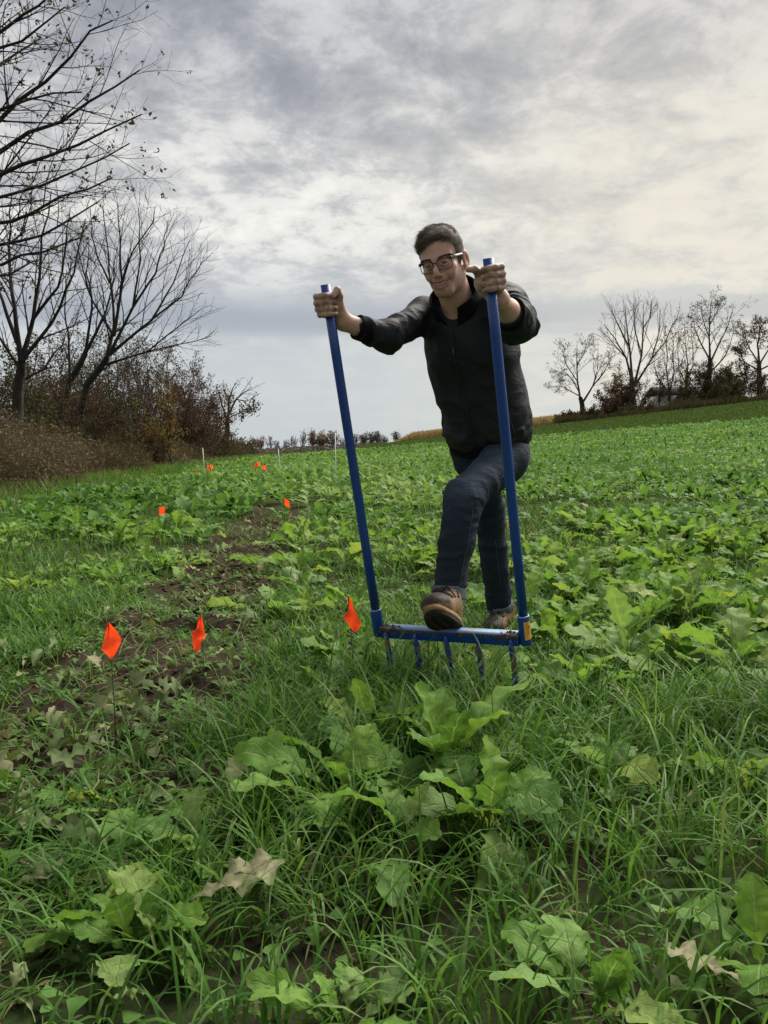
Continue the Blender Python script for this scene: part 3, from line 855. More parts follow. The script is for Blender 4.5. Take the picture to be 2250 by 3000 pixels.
PRM_C = dict(start=[.10, .15, .1], count=[15, 10, 5], spread=33, ratio=.50, minr=.0046, wob=.10, up=.06)
fork_tree(22, 25.0, 181, [
    ([(181, 1275), (257, 1126), (312, 1050)], .15, .11, 0),
    ([(312, 1050), (334, 960), (322, 800), (300, 600)], .10, .014, 1),
    ([(334, 985), (358, 830), (352, 700), (345, 595)], .08, .014, 1),
    ([(320, 1040), (390, 900), (410, 760), (405, 610)], .08, .014, 1),
    ([(390, 900), (455, 800), (480, 720), (490, 645)], .06, .012, 1),
    ([(320, 1040), (440, 940), (505, 830), (555, 705)], .08, .012, 1),
    ([(440, 940), (530, 870), (570, 800), (600, 760)], .05, .012, 1),
    ([(290, 1075), (430, 1030), (520, 960), (590, 905)], .06, .012, 1),
    ([(322, 830), (290, 760), (270, 690), (265, 610)], .05, .012, 1),
    ([(358, 830), (385, 740), (450, 650), (455, 605)], .05, .012, 1),
    ([(265, 1115), (330, 1060), (380, 1075), (405, 1130)], .035, .010, 1),
    ([(430, 1030), (520, 1010), (570, 1000), (615, 985)], .035, .010, 1),
    ([(334, 985), (270, 880), (240, 780), (225, 700)], .06, .012, 1)],
    'bare fan-shaped tree, its leaning forked trunk behind the weeds on the left', PRM_C, .15)
fork_tree(23, 24.0, 132, [
    ([(132, 1250), (205, 1115), (250, 1035)], .13, .10, 0),
    ([(250, 1035), (300, 940), (330, 850), (340, 740)], .08, .012, 1),
    ([(250, 1035), (270, 900), (255, 800), (260, 700)], .07, .012, 1),
    ([(205, 1115), (200, 980), (190, 880), (195, 790)], .06, .012, 1)],
    'second leaning bare trunk close behind the fan-shaped tree on the left', PRM_C, .13)

# --- thicket: separate shrubs behind the weeds
def shrub(seed, px, d, top_py, wpx, label, m_tw, leaves, stems=15, up=.03):
    t = Tree(seed); base = on_ground(px, d, .15)
    topz = P(px, top_py, d)[2]; H = topz - base.z; W = wpx / F * d
    prm = dict(start=[.15, .1], count=[8, 6], spread=42, ratio=.42, minr=.005 * d / 30, wob=.14, up=up)
    for k in range(stems):
        a = t.r.uniform(0, 6.28); rr = t.r.uniform(0, 1) ** .6
        foot = base + Vector((math.cos(a) * W * .22 * rr, math.sin(a) * W * .22 * rr, 0))
        hh = H * (1.02 - .5 * rr ** 2) * t.r.uniform(.8, 1)
        end = base + Vector((math.cos(a) * W * .55 * rr, math.sin(a) * W * .55 * rr, hh))
        p, r_ = t.toward(foot, end, .028 * H / 4, .006, 5, 0, .03)
        t.grow(p, r_, 1, 3, prm)
    return t.build('thicket_shrub', base, label, M_bark, m_tw, 2, leaves, 'shrubs of the thicket on the left')
WARM = lambda n, s=.06: (M_lf_brown, int(n * (2.5 if s < .07 else 1.6)), s * .72, None)
OLV = lambda n, s=.06: (M_lf_olive, int(n * (2.5 if s < .07 else 1.6)), s * .72, None)
for a in [
    (31, 10, 20, 1010, 260, 'tangled brown shrub filling the left edge behind the weeds', M_twig, OLV(1500)),
    (32, 110, 22, 1040, 230, 'brown shrub with a few olive leaves below the dark upright trunk', M_twig_red, WARM(1900)),
    (33, 215, 28, 975, 240, 'dense dark shrub between the two leaning trunks', M_twig, WARM(1500)),
    (34, 300, 30, 965, 230, 'dark twiggy shrub right of the leaning trunks', M_twig, OLV(1200)),
    (35, 250, 26, 1130, 260, 'low brown shrub in front of the leaning trunks', M_twig_red, WARM(1800)),
    (36, 370, 32, 950, 240, 'tall greyish twiggy shrub in the middle of the thicket', M_twig, WARM(1100)),
    (37, 430, 34, 965, 230, 'tall bare shrub above the yellow-leaved bush', M_twig, WARM(1200)),
    (38, 360, 28, 1140, 250, 'low tangled shrub left of the yellow-leaved bush', M_twig, OLV(1500)),
    (39, 505, 37, 1010, 210, 'reddish brown shrub behind the yellow-leaved bush', M_twig_red, (M_lf_rust, 4200, .05, None)),
    (40, 570, 42, 1055, 180, 'rounded reddish brown shrub near the right end of the thicket', M_twig_red, (M_lf_rust, 4600, .055, None)),
    (41, 620, 46, 1125, 140, 'last rounded brown shrub of the thicket beside the small bare tree', M_twig_red, (M_lf_rust, 3600, .055, None)),
    (42, 560, 38, 1190, 180, 'low dark shrub to the right of the yellow-leaved bush', M_twig, WARM(2200)),
    (43, 620, 44, 1230, 130, 'lowest dark shrub at the right end of the thicket', M_twig, OLV(1500))]:
    shrub(*a)
for a in [
    (90, 60, 30, 1010, 330, 'shadowy brown shrub far behind the dark upright trunk', M_twig, WARM(2600, .069)),
    (91, 180, 34, 1000, 330, 'shadowy brown shrub far behind the leaning trunks', M_twig, WARM(2600, .069)),
    (92, 310, 38, 975, 300, 'shadowy shrub behind the middle of the thicket', M_twig, WARM(2600, .069)),
    (93, 420, 41, 990, 280, 'shadowy shrub behind the yellow-leaved bush', M_twig, WARM(2600, .069)),
    (94, 520, 46, 1035, 240, 'shadowy reddish shrub deep in the right part of the thicket', M_twig_red, WARM(2600, .069)),
    (95, 330, 26, 1190, 240, 'low shaded brush in front of the middle of the thicket', M_twig, WARM(2200, .055)),
    (96, 120, 21, 1140, 300, 'low shaded brush below the dark upright trunk', M_twig, OLV(2200, .05))]:
    shrub(*a)
shrub(50, 478, 27, 1140, 105, 'small bush with golden yellow leaves in the thicket on the left', M_twig, (M_lf_gold, 1300, .05, None), stems=9)
sh = shrub(51, 690, 62, 1265, 120, 'dark low shrub at the foot of the small bare tree', M_twig, OLV(1200, .08), stems=9)
shrub(52, 735, 70, 1285, 90, 'tiny dark shrub where the thicket meets the horizon', M_twig, WARM(600, .08), stems=7)

PRM_D = dict(start=[.2, .15], count=[9, 6, 4], spread=40, ratio=.42, minr=.011, wob=.11, up=.04)
fork_tree(24, 52.0, 665, [
    ([(664, 1345), (664, 1270), (668, 1220)], .22, .17, 0),
    ([(668, 1220), (690, 1170), (715, 1150), (738, 1135)], .12, .02, 1),
    ([(668, 1220), (672, 1170), (680, 1140), (690, 1122)], .12, .02, 1),
    ([(665, 1235), (650, 1180), (640, 1150), (632, 1125)], .10, .02, 1),
    ([(690, 1170), (720, 1175), (735, 1170), (745, 1172)], .06, .018, 1),
    ([(668, 1225), (700, 1210), (715, 1205), (725, 1210)], .06, .018, 1),
    ([(664, 1250), (640, 1215), (625, 1195), (612, 1185)], .08, .018, 1),
    ([(672, 1170), (660, 1150), (655, 1135), (656, 1120)], .06, .018, 1)],
    'small bare tree at the right end of the thicket, dark against the sky', PRM_D, .2, depth_jit=1.5,
    leaves=(M_lf_olive, 500, .10, lambda p: p[:, 2] < 4.2))

# --- tall weeds along the left field edge
def weeds():
    rg = np.random.default_rng(9)
    K = 17000
    y = 10 + 56 * rg.random(K) ** 1.7
    front = -5.6 - (y - 10) * .080
    x = front - np.abs(rg.normal(0, 1.0, K)) * 1.5 - .1
    x = x + .35 * np.sin(y * .9)
    depth = np.clip((front - x) / 1.4, 0, 1)
    p = np.stack([x * .5, y * .35, x * 0], -1)
    h = (.45 + .95 * depth ** .6) * rg.uniform(.6, 1.12, K) * (.72 + .55 * vnoise(p, 3))
    z = tz(x, y)
    hd = rg.uniform(0, 6.28, K); lean = np.abs(rg.normal(.12, .12, K))
    n = 4; s = np.linspace(0, 1, n)
    bx = x[:, None] + np.cos(hd)[:, None] * lean[:, None] * h[:, None] * s ** 1.6
    by = y[:, None] + np.sin(hd)[:, None] * lean[:, None] * h[:, None] * s ** 1.6
    bz = z[:, None] - .05 + h[:, None] * s * np.cos(lean)[:, None]
    w = (.0042 + .00016 * y)[:, None] * (1 - .6 * s)
    a = rg.uniform(0, 3.14, K)[:, None]
    V = np.stack([np.stack([bx - np.cos(a) * w, by - np.sin(a) * w, bz], -1), np.stack([bx + np.cos(a) * w, by + np.sin(a) * w, bz], -1)], 2)
    i = np.arange(n - 1) * 2
    Q = (np.stack([i, i + 1, i + 3, i + 2], -1)[None] + (np.arange(K) * 2 * n)[:, None, None]).reshape(-1, 4)
    mix = vnoise(np.stack([x * .45, y * .22, x * 0], -1), 14)
    tone = np.clip(mix + rg.normal(0, .14, K), 0, 1)
    Vs, Qs, As = [V.reshape(-1, 3)], [Q], [np.repeat(np.clip(tone * .6 + .12, 0, 1), 2 * n)]
    # small leaves and seed heads along each stem
    m = 4; KK = K * m
    idx = np.repeat(np.arange(K), m)
    t = rg.uniform(.15, 1.0, KK) ** .75
    f = t * (n - 1); k0 = np.minimum(f.astype(int), n - 2); u = f - k0
    def at(B): return B[idx, k0] * (1 - u) + B[idx, k0 + 1] * u
    pos = np.stack([at(bx), at(by), at(bz)], -1) + rg.normal(0, .02, (KK, 3))
    aa = rg.normal(0, 1, (KK, 3)); aa[:, 2] = np.abs(aa[:, 2]) * .8 - .2; aa /= np.linalg.norm(aa, axis=1, keepdims=True)
    cc = np.cross(aa, rg.normal(0, 1, (KK, 3))); cc /= np.linalg.norm(cc, axis=1, keepdims=True)
    sz = (.030 + .0007 * y[idx])[:, None] * rg.uniform(.6, 1.4, (KK, 1))
    V2 = np.stack([pos, pos + aa * sz + cc * sz * .32, pos + aa * sz * 2, pos + aa * sz - cc * sz * .32], 1)
    Vs.append(V2.reshape(-1, 3)); Qs.append(np.arange(KK * 4).reshape(-1, 4) + K * 2 * n); As.append(np.repeat(np.clip(tone[idx] + rg.normal(0, .12, KK), 0, 1), 4))
    o = mk('tall_weeds', np.vstack(Vs), np.vstack(Qs), M_weed, attrs={'tone': np.concatenate(As)}, smooth=False)
    tag(o, 'waist-high brown dried weeds along the left edge of the field', 'weeds', kind='stuff')
    # soft green verge at their foot
    K = 9000
    y = 9.5 + 55 * rg.random(K) ** 1.6; x = -5.35 - (y - 10) * .080 + rg.normal(0, .35, K) + .35 * np.sin(y * .9)
    z = tz(x, y); L = rg.uniform(.15, .42, K); hd = rg.uniform(0, 6.28, K); ln = np.abs(rg.normal(.35, .25, K)) * L
    w = .004 + .0003 * y; a = rg.uniform(0, 3.14, K)
    s = np.array([0, .5, 1.0])
    bx = x[:, None] + np.cos(hd)[:, None] * ln[:, None] * s ** 2; by = y[:, None] + np.sin(hd)[:, None] * ln[:, None] * s ** 2; bz = z[:, None] + L[:, None] * s * .9
    ww = w[:, None] * np.array([1, .8, .1])
    V = np.stack([np.stack([bx - np.cos(a)[:, None] * ww, by - np.sin(a)[:, None] * ww, bz], -1), np.stack([bx + np.cos(a)[:, None] * ww, by + np.sin(a)[:, None] * ww, bz], -1)], 2)
    i = np.arange(2) * 2
    Q = (np.stack([i, i + 1, i + 3, i + 2], -1)[None] + (np.arange(K) * 6)[:, None, None]).reshape(-1, 4)
    o = mk('verge_grass', V.reshape(-1, 3), Q, M_grass, attrs={'tone': np.repeat(np.where(rg.random(K) < .2, .95, rg.uniform(.2, .8, K)), 6)})
    tag(o, 'dull green grass verge at the foot of the brown weeds', 'grass', kind='stuff')
M_weed = leafy('dry_weed', [(0, (.036, .046, .020)), (.28, (.060, .060, .030)), (.5, (.080, .062, .040)), (.75, (.112, .084, .058)), (1, (.185, .150, .110))], 'tone', .25, .85, .08)
weeds()

# --- right-hand ridge
PRM_R = dict(start=[.12, .15], count=[12, 9, 5], spread=30, ratio=.50, minr=.013, wob=.09, up=.06)
PRM_R2 = dict(start=[.15, .15], count=[11, 8, 5], spread=40, ratio=.48, minr=.013, wob=.11, up=.03)
M_twig_ridge = pbr('twig_ridge', (.075, .064, .060), .95, .05)
fork_tree(61, 96, 1704, [
    ([(1706, 1225), (1706, 1185), (1700, 1165)], .38, .30, 0),
    ([(1700, 1170), (1693, 1120), (1690, 1070), (1690, 1010)], .20, .03, 1),
    ([(1708, 1178), (1738, 1130), (1750, 1080), (1752, 1020)], .20, .03, 1),
    ([(1698, 1150), (1675, 1110), (1650, 1085), (1625, 1100)], .12, .025, 1),
    ([(1693, 1120), (1660, 1070), (1650, 1040), (1655, 1020)], .10, .025, 1),
    ([(1738, 1130), (1770, 1090), (1785, 1060), (1792, 1035)], .11, .025, 1),
    ([(1698, 1160), (1660, 1140), (1640, 1130), (1625, 1135)], .10, .025, 1),
    ([(1690, 1070), (1710, 1040), (1715, 1020), (1718, 1008)], .08, .025, 1)],
    'rounded half-bare tree with low forked trunk, leftmost on the right ridge', PRM_R2, .4, depth_jit=3, crown=M_twig_ridge,
    leaves=(M_lf_olive, 2600, .075, None))
fork_tree(62, 98, 1854, [
    ([(1856, 1210), (1854, 1160), (1850, 1110)], .45, .36, 0),
    ([(1850, 1110), (1835, 1050), (1800, 990), (1770, 950)], .24, .03, 1),
    ([(1852, 1110), (1845, 1020), (1835, 950), (1830, 895)], .24, .03, 1),
    ([(1858, 1130), (1880, 1040), (1885, 960), (1885, 890)], .24, .03, 1),
    ([(1860, 1130), (1910, 1050), (1930, 980), (1935, 905)], .22, .03, 1),
    ([(1910, 1050), (1950, 1000), (1970, 950), (1985, 930)], .14, .03, 1),
    ([(1835, 1050), (1800, 1010), (1780, 985), (1765, 975)], .12, .03, 1),
    ([(1845, 1020), (1815, 960), (1800, 930), (1790, 912)], .14, .03, 1),
    ([(1880, 1040), (1860, 970), (1858, 920), (1856, 888)], .14, .03, 1),
    ([(1885, 960), (1905, 930), (1908, 910), (1910, 890)], .10, .03, 1)],
    'tall bare vase-shaped tree on the right ridge', PRM_R, .45, depth_jit=3, crown=M_twig_ridge)
fork_tree(63, 101, 1960, [
    ([(1962, 1195), (1960, 1140)], .22, .18, 0),
    ([(1960, 1140), (1952, 1080), (1955, 1030), (1945, 985)], .14, .03, 1),
    ([(1962, 1150), (1975, 1090), (1970, 1040), (1975, 990)], .14, .03, 1),
    ([(1958, 1150), (1930, 1110), (1920, 1080), (1915, 1040)], .12, .03, 1)],
    'slim bare tree left of the white shed roof on the right ridge', PRM_R, .2, depth_jit=3, crown=M_twig_ridge, leaves=(M_lf_brown, 400, .1, None))
fork_tree(64, 102, 2012, [
    ([(2012, 1190), (2010, 1130)], .22, .18, 0),
    ([(2010, 1135), (2015, 1070), (2008, 1010), (2005, 950)], .15, .03, 1),
    ([(2010, 1130), (1990, 1080), (1985, 1030), (1988, 970)], .12, .03, 1),
    ([(2012, 1120), (2030, 1070), (2030, 1020), (2025, 980)], .12, .03, 1)],
    'slim bare tree standing in front of the white shed on the right ridge', PRM_R, .2, depth_jit=3, crown=M_twig_ridge, leaves=(M_lf_brown, 400, .1, None))
fork_tree(65, 97, 2076, [
    ([(2076, 1190), (2078, 1110), (2080, 1050)], .42, .30, 0),
    ([(2080, 1050), (2078, 990), (2080, 930), (2085, 880)], .2, .03, 1),
    ([(2080, 1055), (2050, 1000), (2035, 960), (2030, 930)], .16, .03, 1),
    ([(2082, 1060), (2110, 1000), (2130, 960), (2150, 895)], .18, .03, 1),
    ([(2082, 1090), (2120, 1050), (2140, 1010), (2150, 970)], .16, .03, 1),
    ([(2078, 990), (2060, 940), (2055, 910), (2050, 895)], .10, .03, 1),
    ([(2080, 950), (2100, 915), (2105, 895), (2110, 880)], .10, .03, 1)],
    'tall straight-trunked tree with leaf tufts at its top on the right ridge', PRM_R2, .4, depth_jit=3, crown=M_twig_ridge,
    leaves=(M_lf_olive, 2200, .085, lambda p: (p[:, 2] > 10.5)))
fork_tree(66, 100, 2222, [
    ([(2222, 1180), (2224, 1110), (2224, 1060)], .40, .3, 0),
    ([(2224, 1060), (2220, 1010), (2225, 970), (2228, 945)], .2, .03, 1),
    ([(2224, 1065), (2195, 1020), (2185, 990), (2180, 965)], .16, .03, 1),
    ([(2226, 1065), (2260, 1010), (2270, 980), (2280, 955)], .16, .03, 1),
    ([(2224, 1085), (2180, 1060), (2170, 1040), (2165, 1020)], .16, .03, 1),
    ([(2224, 1085), (2275, 1060), (2290, 1040), (2300, 1020)], .16, .03, 1)],
    'brownish leafy tree at the right edge of the ridge', PRM_R2, .4, depth_jit=3, crown=M_twig_ridge, leaves=(M_lf_brown, 5200, .095, None))
def ridge_shrub(seed, px, d, top, w, label, m_tw, leaves, stems=10):
    o = shrub(seed, px, d, top, w, label, m_tw, leaves, stems)
    o['group'] = 'shrubs below the ridge trees'; o.name = 'ridge_shrub'
for a in [
    (71, 1796, 99, 1070, 70, 'orange-brown bush left of the tall vase-shaped tree', M_twig_red, (M_lf_gold, 2600, .10, None)),
    (72, 1775, 95, 1148, 110, 'dark brown bush at the foot of the leftmost ridge tree', M_twig, (M_lf_rust, 3600, .10, None)),
    (73, 1830, 96, 1120, 110, 'dark bush at the foot of the tall vase-shaped tree', M_twig, WARM(2000, .15)),
    (74, 1905, 100, 1065, 110, 'twiggy dark bush between the vase-shaped tree and the shed', M_twig, WARM(900, .14)),
    (75, 2045, 99, 1050, 95, 'olive green bush left of the straight dark trunk', M_twig, (M_lf_olive, 4200, .11, None)),
    (76, 2140, 98, 1075, 130, 'broad olive brown bush right of the straight dark trunk', M_twig, (M_lf_olive, 5600, .11, None)),
    (77, 2120, 94, 1110, 120, 'dark bush in front of the broad olive bush', M_twig, (M_lf_olive, 4000, .11, None)),
    (78, 2200, 98, 1075, 140, 'dark brown bush at the right end of the ridge', M_twig, WARM(2600, .16)),
    (79, 2100, 104, 1050, 140, 'dusky bush behind the right end of the shed', M_twig, WARM(2000, .16)),
    (80, 1660, 94, 1210, 90, 'lowest bush at the left end of the ridge trees beside the corn', M_twig, WARM(1500, .13)),
    (81, 1745, 93, 1195, 110, 'low weedy bush in front of the forked ridge tree', M_twig_red, WARM(1700, .13)),
    (84, 1720, 93, 1205, 120, 'second low weedy bush in front of the forked ridge tree', M_twig_red, WARM(1700, .13)),
    (85, 1990, 103, 1040, 130, 'grey twiggy bush behind the slim bare ridge trees', M_twig, WARM(1100, .13)),
    (82, 2010, 93.5, 1165, 120, 'low olive brush in front of the shed', M_twig, (M_lf_olive, 1100, .12, None)),
    (83, 1880, 93.5, 1180, 120, 'low yellowish brush left of the shed', M_twig, (M_lf_olive, 1100, .13, None))]:
    ridge_shrub(*a)

def ridge_weeds():
    rg = np.random.default_rng(12); K = 12000
    px = rg.uniform(1625, 2330, K); d = rg.uniform(90.5, 95, K)
    x = (px - 1125) / F * d; y = d + rg.normal(0, .3, K); z = tz(x, y)
    hh = rg.uniform(.35, 1.0, K) * (.6 + .8 * vnoise(np.stack([x * .6, y * .6, x * 0], -1), 2))
    a = rg.normal(0, .25, (K, 3)); a[:, 2] = 1; a /= np.linalg.norm(a, axis=1, keepdims=True)
    c = rg.normal(0, 1, (K, 3)); c[:, 2] *= .2; c /= np.linalg.norm(c, axis=1, keepdims=True)
    p0 = np.stack([x, y, z - .05], -1); w = .06
    V = np.stack([p0 - c * w * .5, p0 + c * w * .5, p0 + a * hh[:, None] * .6 + c * w, p0 + a * hh[:, None]], 1)
    o = mk('ridge_weeds', V.reshape(-1, 3), np.arange(K * 4).reshape(-1, 4), M_weed, attrs={'tone': np.repeat(np.clip(rg.normal(.35, .2, K), 0, 1), 4)}, smooth=False)
    tag(o, 'strip of brown weeds at the foot of the ridge trees', 'weeds', kind='stuff')
    # short turf beyond the crop
    K = 26000
    d = np.sqrt(rg.uniform(62.0 ** 2, 93 ** 2, K)); x = rg.uniform(-.03, .50, K) * d; z = tz(x, d); w = .10; hh = rg.uniform(.10, .22, K)
    c = rg.normal(0, 1, (K, 3)); c[:, 2] = 0; c /= np.linalg.norm(c, axis=1, keepdims=True)
    k = d > 62.5 - x * .03; x, d, z, hh, c = x[k], d[k], z[k], hh[k], c[k]; K = len(x)
    p0 = np.stack([x, d, z], -1); tp = p0 + np.stack([rg.normal(0, .06, K), rg.normal(0, .06, K), hh], -1)
    V = np.stack([p0 - c * w, p0 + c * w, tp + c * w * .3, tp - c * w * .3], 1)
    o = mk('turf', V.reshape(-1, 3), np.arange(K * 4).reshape(-1, 4), M_turf, attrs={'tone': np.repeat(rg.random(K), 4)}, smooth=False)
    tag(o, 'short dull green turf between the crop and the ridge trees', 'grass', kind='stuff')
M_turf = leafy('turf', [(0, (.058, .098, .030)), (1, (.088, .135, .042))], 'tone', .3, .7, .1)
ridge_weeds()

# --- corn beyond the crest
def corn():
    rg = np.random.default_rng(14); K = 15000
    d = rg.uniform(150, 176, K); px = rg.uniform(1125, 1690, K)
    x = (px - 1125) / F * d; z = tz(x, d)
    hgt = rg.uniform(1.9, 2.45, K) * np.clip((px - 1120) / 90, .12, 1)
    a = rg.normal(0, .10, (K, 3)); a[:, 2] = 1
    c = rg.normal(0, 1, (K, 3)); c[:, 2] = 0; c /= np.linalg.norm(c, axis=1, keepdims=True)
    p0 = np.stack([x, d, z - .1], -1); w = .09
    V = [np.stack([p0 - c * w * .5, p0 + c * w * .5, p0 + a * hgt[:, None] * .9 + c * w * .5, p0 + a * hgt[:, None] - c * w * .1], 1)]
    for k in range(2):
        hh = hgt * rg.uniform(.4, .9, K); q = p0 + a * hh[:, None]; c2 = rg.normal(0, 1, (K, 3)); c2[:, 2] = rg.uniform(-.6, .5, K); c2 /= np.linalg.norm(c2, axis=1, keepdims=True)
        V.append(np.stack([q, q + c2 * .28 + [0, 0, .07], q + c2 * .55 - [0, 0, .06], q + c2 * .28 - [0, 0, .07]], 1))
    V = np.concatenate(V); tone = np.repeat(rg.random(len(V)), 4)
    o = mk('corn', V.reshape(-1, 3), np.arange(len(V) * 4).reshape(-1, 4), M_corn, attrs={'tone': tone}, smooth=False)
    tag(o, 'stand of dry tan corn beyond the crest of the field', 'corn', kind='stuff')
M_corn = leafy('dry_corn', [(0, (.22, .16, .085)), (.5, (.32, .235, .13)), (1, (.42, .32, .19))], 'tone', .3, .8, .08)
corn()

# --- shed
def shed():
    d = 104; x0, x1 = P(1922, 1160, d)[0], P(2060, 1160, d)[0]
    zt, ze = P(1990, 1138, d)[2], P(1990, 1160, d)[2]; xm = (x0 + x1) / 2
    g = float(tz(xm, d)) - .6
    root = empty('shed', (xm, d + 2, g), 'long low white shed with a dark roof behind the ridge trees', 'shed')
    X_, Y_, Z_ = np.eye(3); W = (x1 - x0) / 2
    # four walls round a real opening
    ox, ow, oz = P(2012, 1172, d)[0], .75, ze - 1.5
    m = MB()
    m.box((( x0 + ox - ow) / 2, d, (g + ze) / 2), np.eye(3), ((ox - ow - x0) / 2, .08, (ze - g) / 2))
    m.box(((ox + ow + x1) / 2, d, (g + ze) / 2), np.eye(3), ((x1 - ox - ow) / 2, .08, (ze - g) / 2))
    m.box((ox, d, (ze + oz + 1.15) / 2), np.eye(3), (ow - .003, .078, (ze - oz - 1.15) / 2))
    m.box((ox, d, (g + oz) / 2), np.eye(3), (ow - .003, .078, (oz - g) / 2))
    m.box((x0 + .08, d + 2.1, (g + ze) / 2), np.eye(3), (.078, 2.0, (ze - g) / 2 - .003)); m.box((x1 - .08, d + 2.1, (g + ze) / 2), np.eye(3), (.078, 2.0, (ze - g) / 2 - .003))
    m.box((xm, d + 4.2, (g + ze) / 2), np.eye(3), (W, .08, (ze - g) / 2))
    m.build('wall', M_shedwall, root, smooth=False)
    m = MB()
    V = [(x0 - .3, d - .45, ze), (x1 + .3, d - .45, ze), (x1 + .3, d + 2.1, zt + .15), (x0 - .3, d + 2.1, zt + .15), (x1 + .3, d + 4.6, ze), (x0 - .3, d + 4.6, ze)]
    V2 = [(a, c, e + .12) for a, c, e in V]
    m.add(V + V2, [(0, 1, 2, 3), (3, 2, 4, 5), (6, 9, 8, 7), (9, 11, 10, 8), (0, 6, 7, 1), (5, 4, 10, 11), (0, 3, 9, 6), (3, 5, 11, 9), (1, 7, 8, 2), (2, 8, 10, 4)])
    m.build('roof', M_shedroof, root, smooth=False)
    m = MB(); m.box((ox, d + .12, oz + .57), np.eye(3), (ow, .03, .6)); m.build('dark_panel', M_shedroof, root, smooth=False)  # dark sheet behind the opening, standing in for its unlit inside
M_shedwall = pbr('shed_wall', (.50, .50, .48), .8, .2, var=.15, vscale=1.5)
M_shedroof = pbr('shed_roof', (.045, .042, .042), .85, .2, var=.3, vscale=2)
shed()

# --- far tree line
def far_tree(seed, px, d, top, base, w, label, leaves, tall=.35, n=9):
    t = Tree(seed)
    B = V3(P(px, base, d)); gz = float(tz(B.x, B.y)); base_v = Vector((B.x, B.y, min(B.z, gz + .5) - .3)); T = P(px, top - 2 + t.r.uniform(-5, 4), d)[2]; H = T - base_v.z; W = w * 1.25 / F * d; lop = t.r.uniform(-.25, .25)
    prm = dict(start=[.2, .15], count=[8, 5], spread=36, ratio=.42, minr=.060 * d / 300, wob=.12, up=.05)
    c0 = base_v + Vector((0, 0, H * tall)); p, r_ = t.toward(base_v, c0, H * .02, H * .016, 3, 0, .01); t.br.append((0, p, r_))
    for k in range(n):
        a = 6.28 * k / n + t.r.uniform(-.3, .3); rr = t.r.uniform(.15, 1)
        e = base_v + Vector((math.cos(a) * W * .46 * rr + lop * W * rr, math.sin(a) * W * .46 * rr, H * (1 - .28 * rr * rr) * t.r.uniform(.85, 1)))
        p, r_ = t.toward(c0 - Vector((0, 0, H * tall * .3 * t.r.random())), e, H * .010, H * .004, 4, 0, .03)
        t.grow(p, r_, 1, 3, prm)
    t.build('distant_tree', base_v, label, M_twig_haze, M_twig_haze, 1, leaves, 'trees of the far tree line')
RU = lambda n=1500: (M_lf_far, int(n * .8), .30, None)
DK = lambda n=900: (M_lf_farhaze, int(n * .7), .26, None)
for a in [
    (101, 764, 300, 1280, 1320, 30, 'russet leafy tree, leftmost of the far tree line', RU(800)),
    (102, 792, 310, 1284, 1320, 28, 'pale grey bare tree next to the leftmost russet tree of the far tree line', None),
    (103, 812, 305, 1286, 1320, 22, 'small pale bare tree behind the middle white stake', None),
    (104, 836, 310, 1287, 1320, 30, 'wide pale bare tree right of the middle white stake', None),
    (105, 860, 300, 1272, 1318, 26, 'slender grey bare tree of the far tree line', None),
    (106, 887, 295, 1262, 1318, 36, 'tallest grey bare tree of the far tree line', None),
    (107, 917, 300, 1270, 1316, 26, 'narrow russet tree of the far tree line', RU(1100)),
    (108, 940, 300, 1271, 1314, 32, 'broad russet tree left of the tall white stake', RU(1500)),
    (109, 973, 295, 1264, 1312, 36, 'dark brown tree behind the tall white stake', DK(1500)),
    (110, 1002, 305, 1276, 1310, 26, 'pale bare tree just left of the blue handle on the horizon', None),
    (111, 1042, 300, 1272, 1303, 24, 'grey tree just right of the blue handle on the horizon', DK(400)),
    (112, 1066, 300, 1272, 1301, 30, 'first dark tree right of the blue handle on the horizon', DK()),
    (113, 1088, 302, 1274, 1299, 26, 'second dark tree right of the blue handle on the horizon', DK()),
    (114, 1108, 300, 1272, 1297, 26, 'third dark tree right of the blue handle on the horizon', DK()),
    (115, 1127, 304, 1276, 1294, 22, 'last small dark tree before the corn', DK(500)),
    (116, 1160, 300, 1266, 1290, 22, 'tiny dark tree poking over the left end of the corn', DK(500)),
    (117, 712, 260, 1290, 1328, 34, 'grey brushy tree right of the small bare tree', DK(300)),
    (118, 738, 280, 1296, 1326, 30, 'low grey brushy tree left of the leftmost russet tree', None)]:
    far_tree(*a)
def far_brush():
    rg = np.random.default_rng(40); K = 9000
    px = rg.uniform(690, 1130, K); d = rg.uniform(285, 330, K); x = (px - 1125) / F * d
    z = P(900, 1325, 300)[2] - 3 + rg.random(K) ** 1.3 * 4.2 + np.clip((px - 760) / 370, 0, 1) * 2.6
    a = rg.normal(0, 1, (K, 3)); a /= np.linalg.norm(a, axis=1, keepdims=True); c = np.cross(a, rg.normal(0, 1, (K, 3))); c /= np.linalg.norm(c, axis=1, keepdims=True)
    p = np.stack([x, d, z], -1); s = .45
    V = np.stack([p - a * s, p + c * s * .6, p + a * s, p - c * s * .6], 1)
    o = mk('far_undergrowth', V.reshape(-1, 3), np.arange(K * 4).reshape(-1, 4), M_lf_farhaze, attrs={'tone': np.repeat(rg.random(K), 4)}, smooth=False)
    tag(o, 'dark undergrowth along the foot of the far tree line', 'undergrowth', kind='stuff')
far_brush()
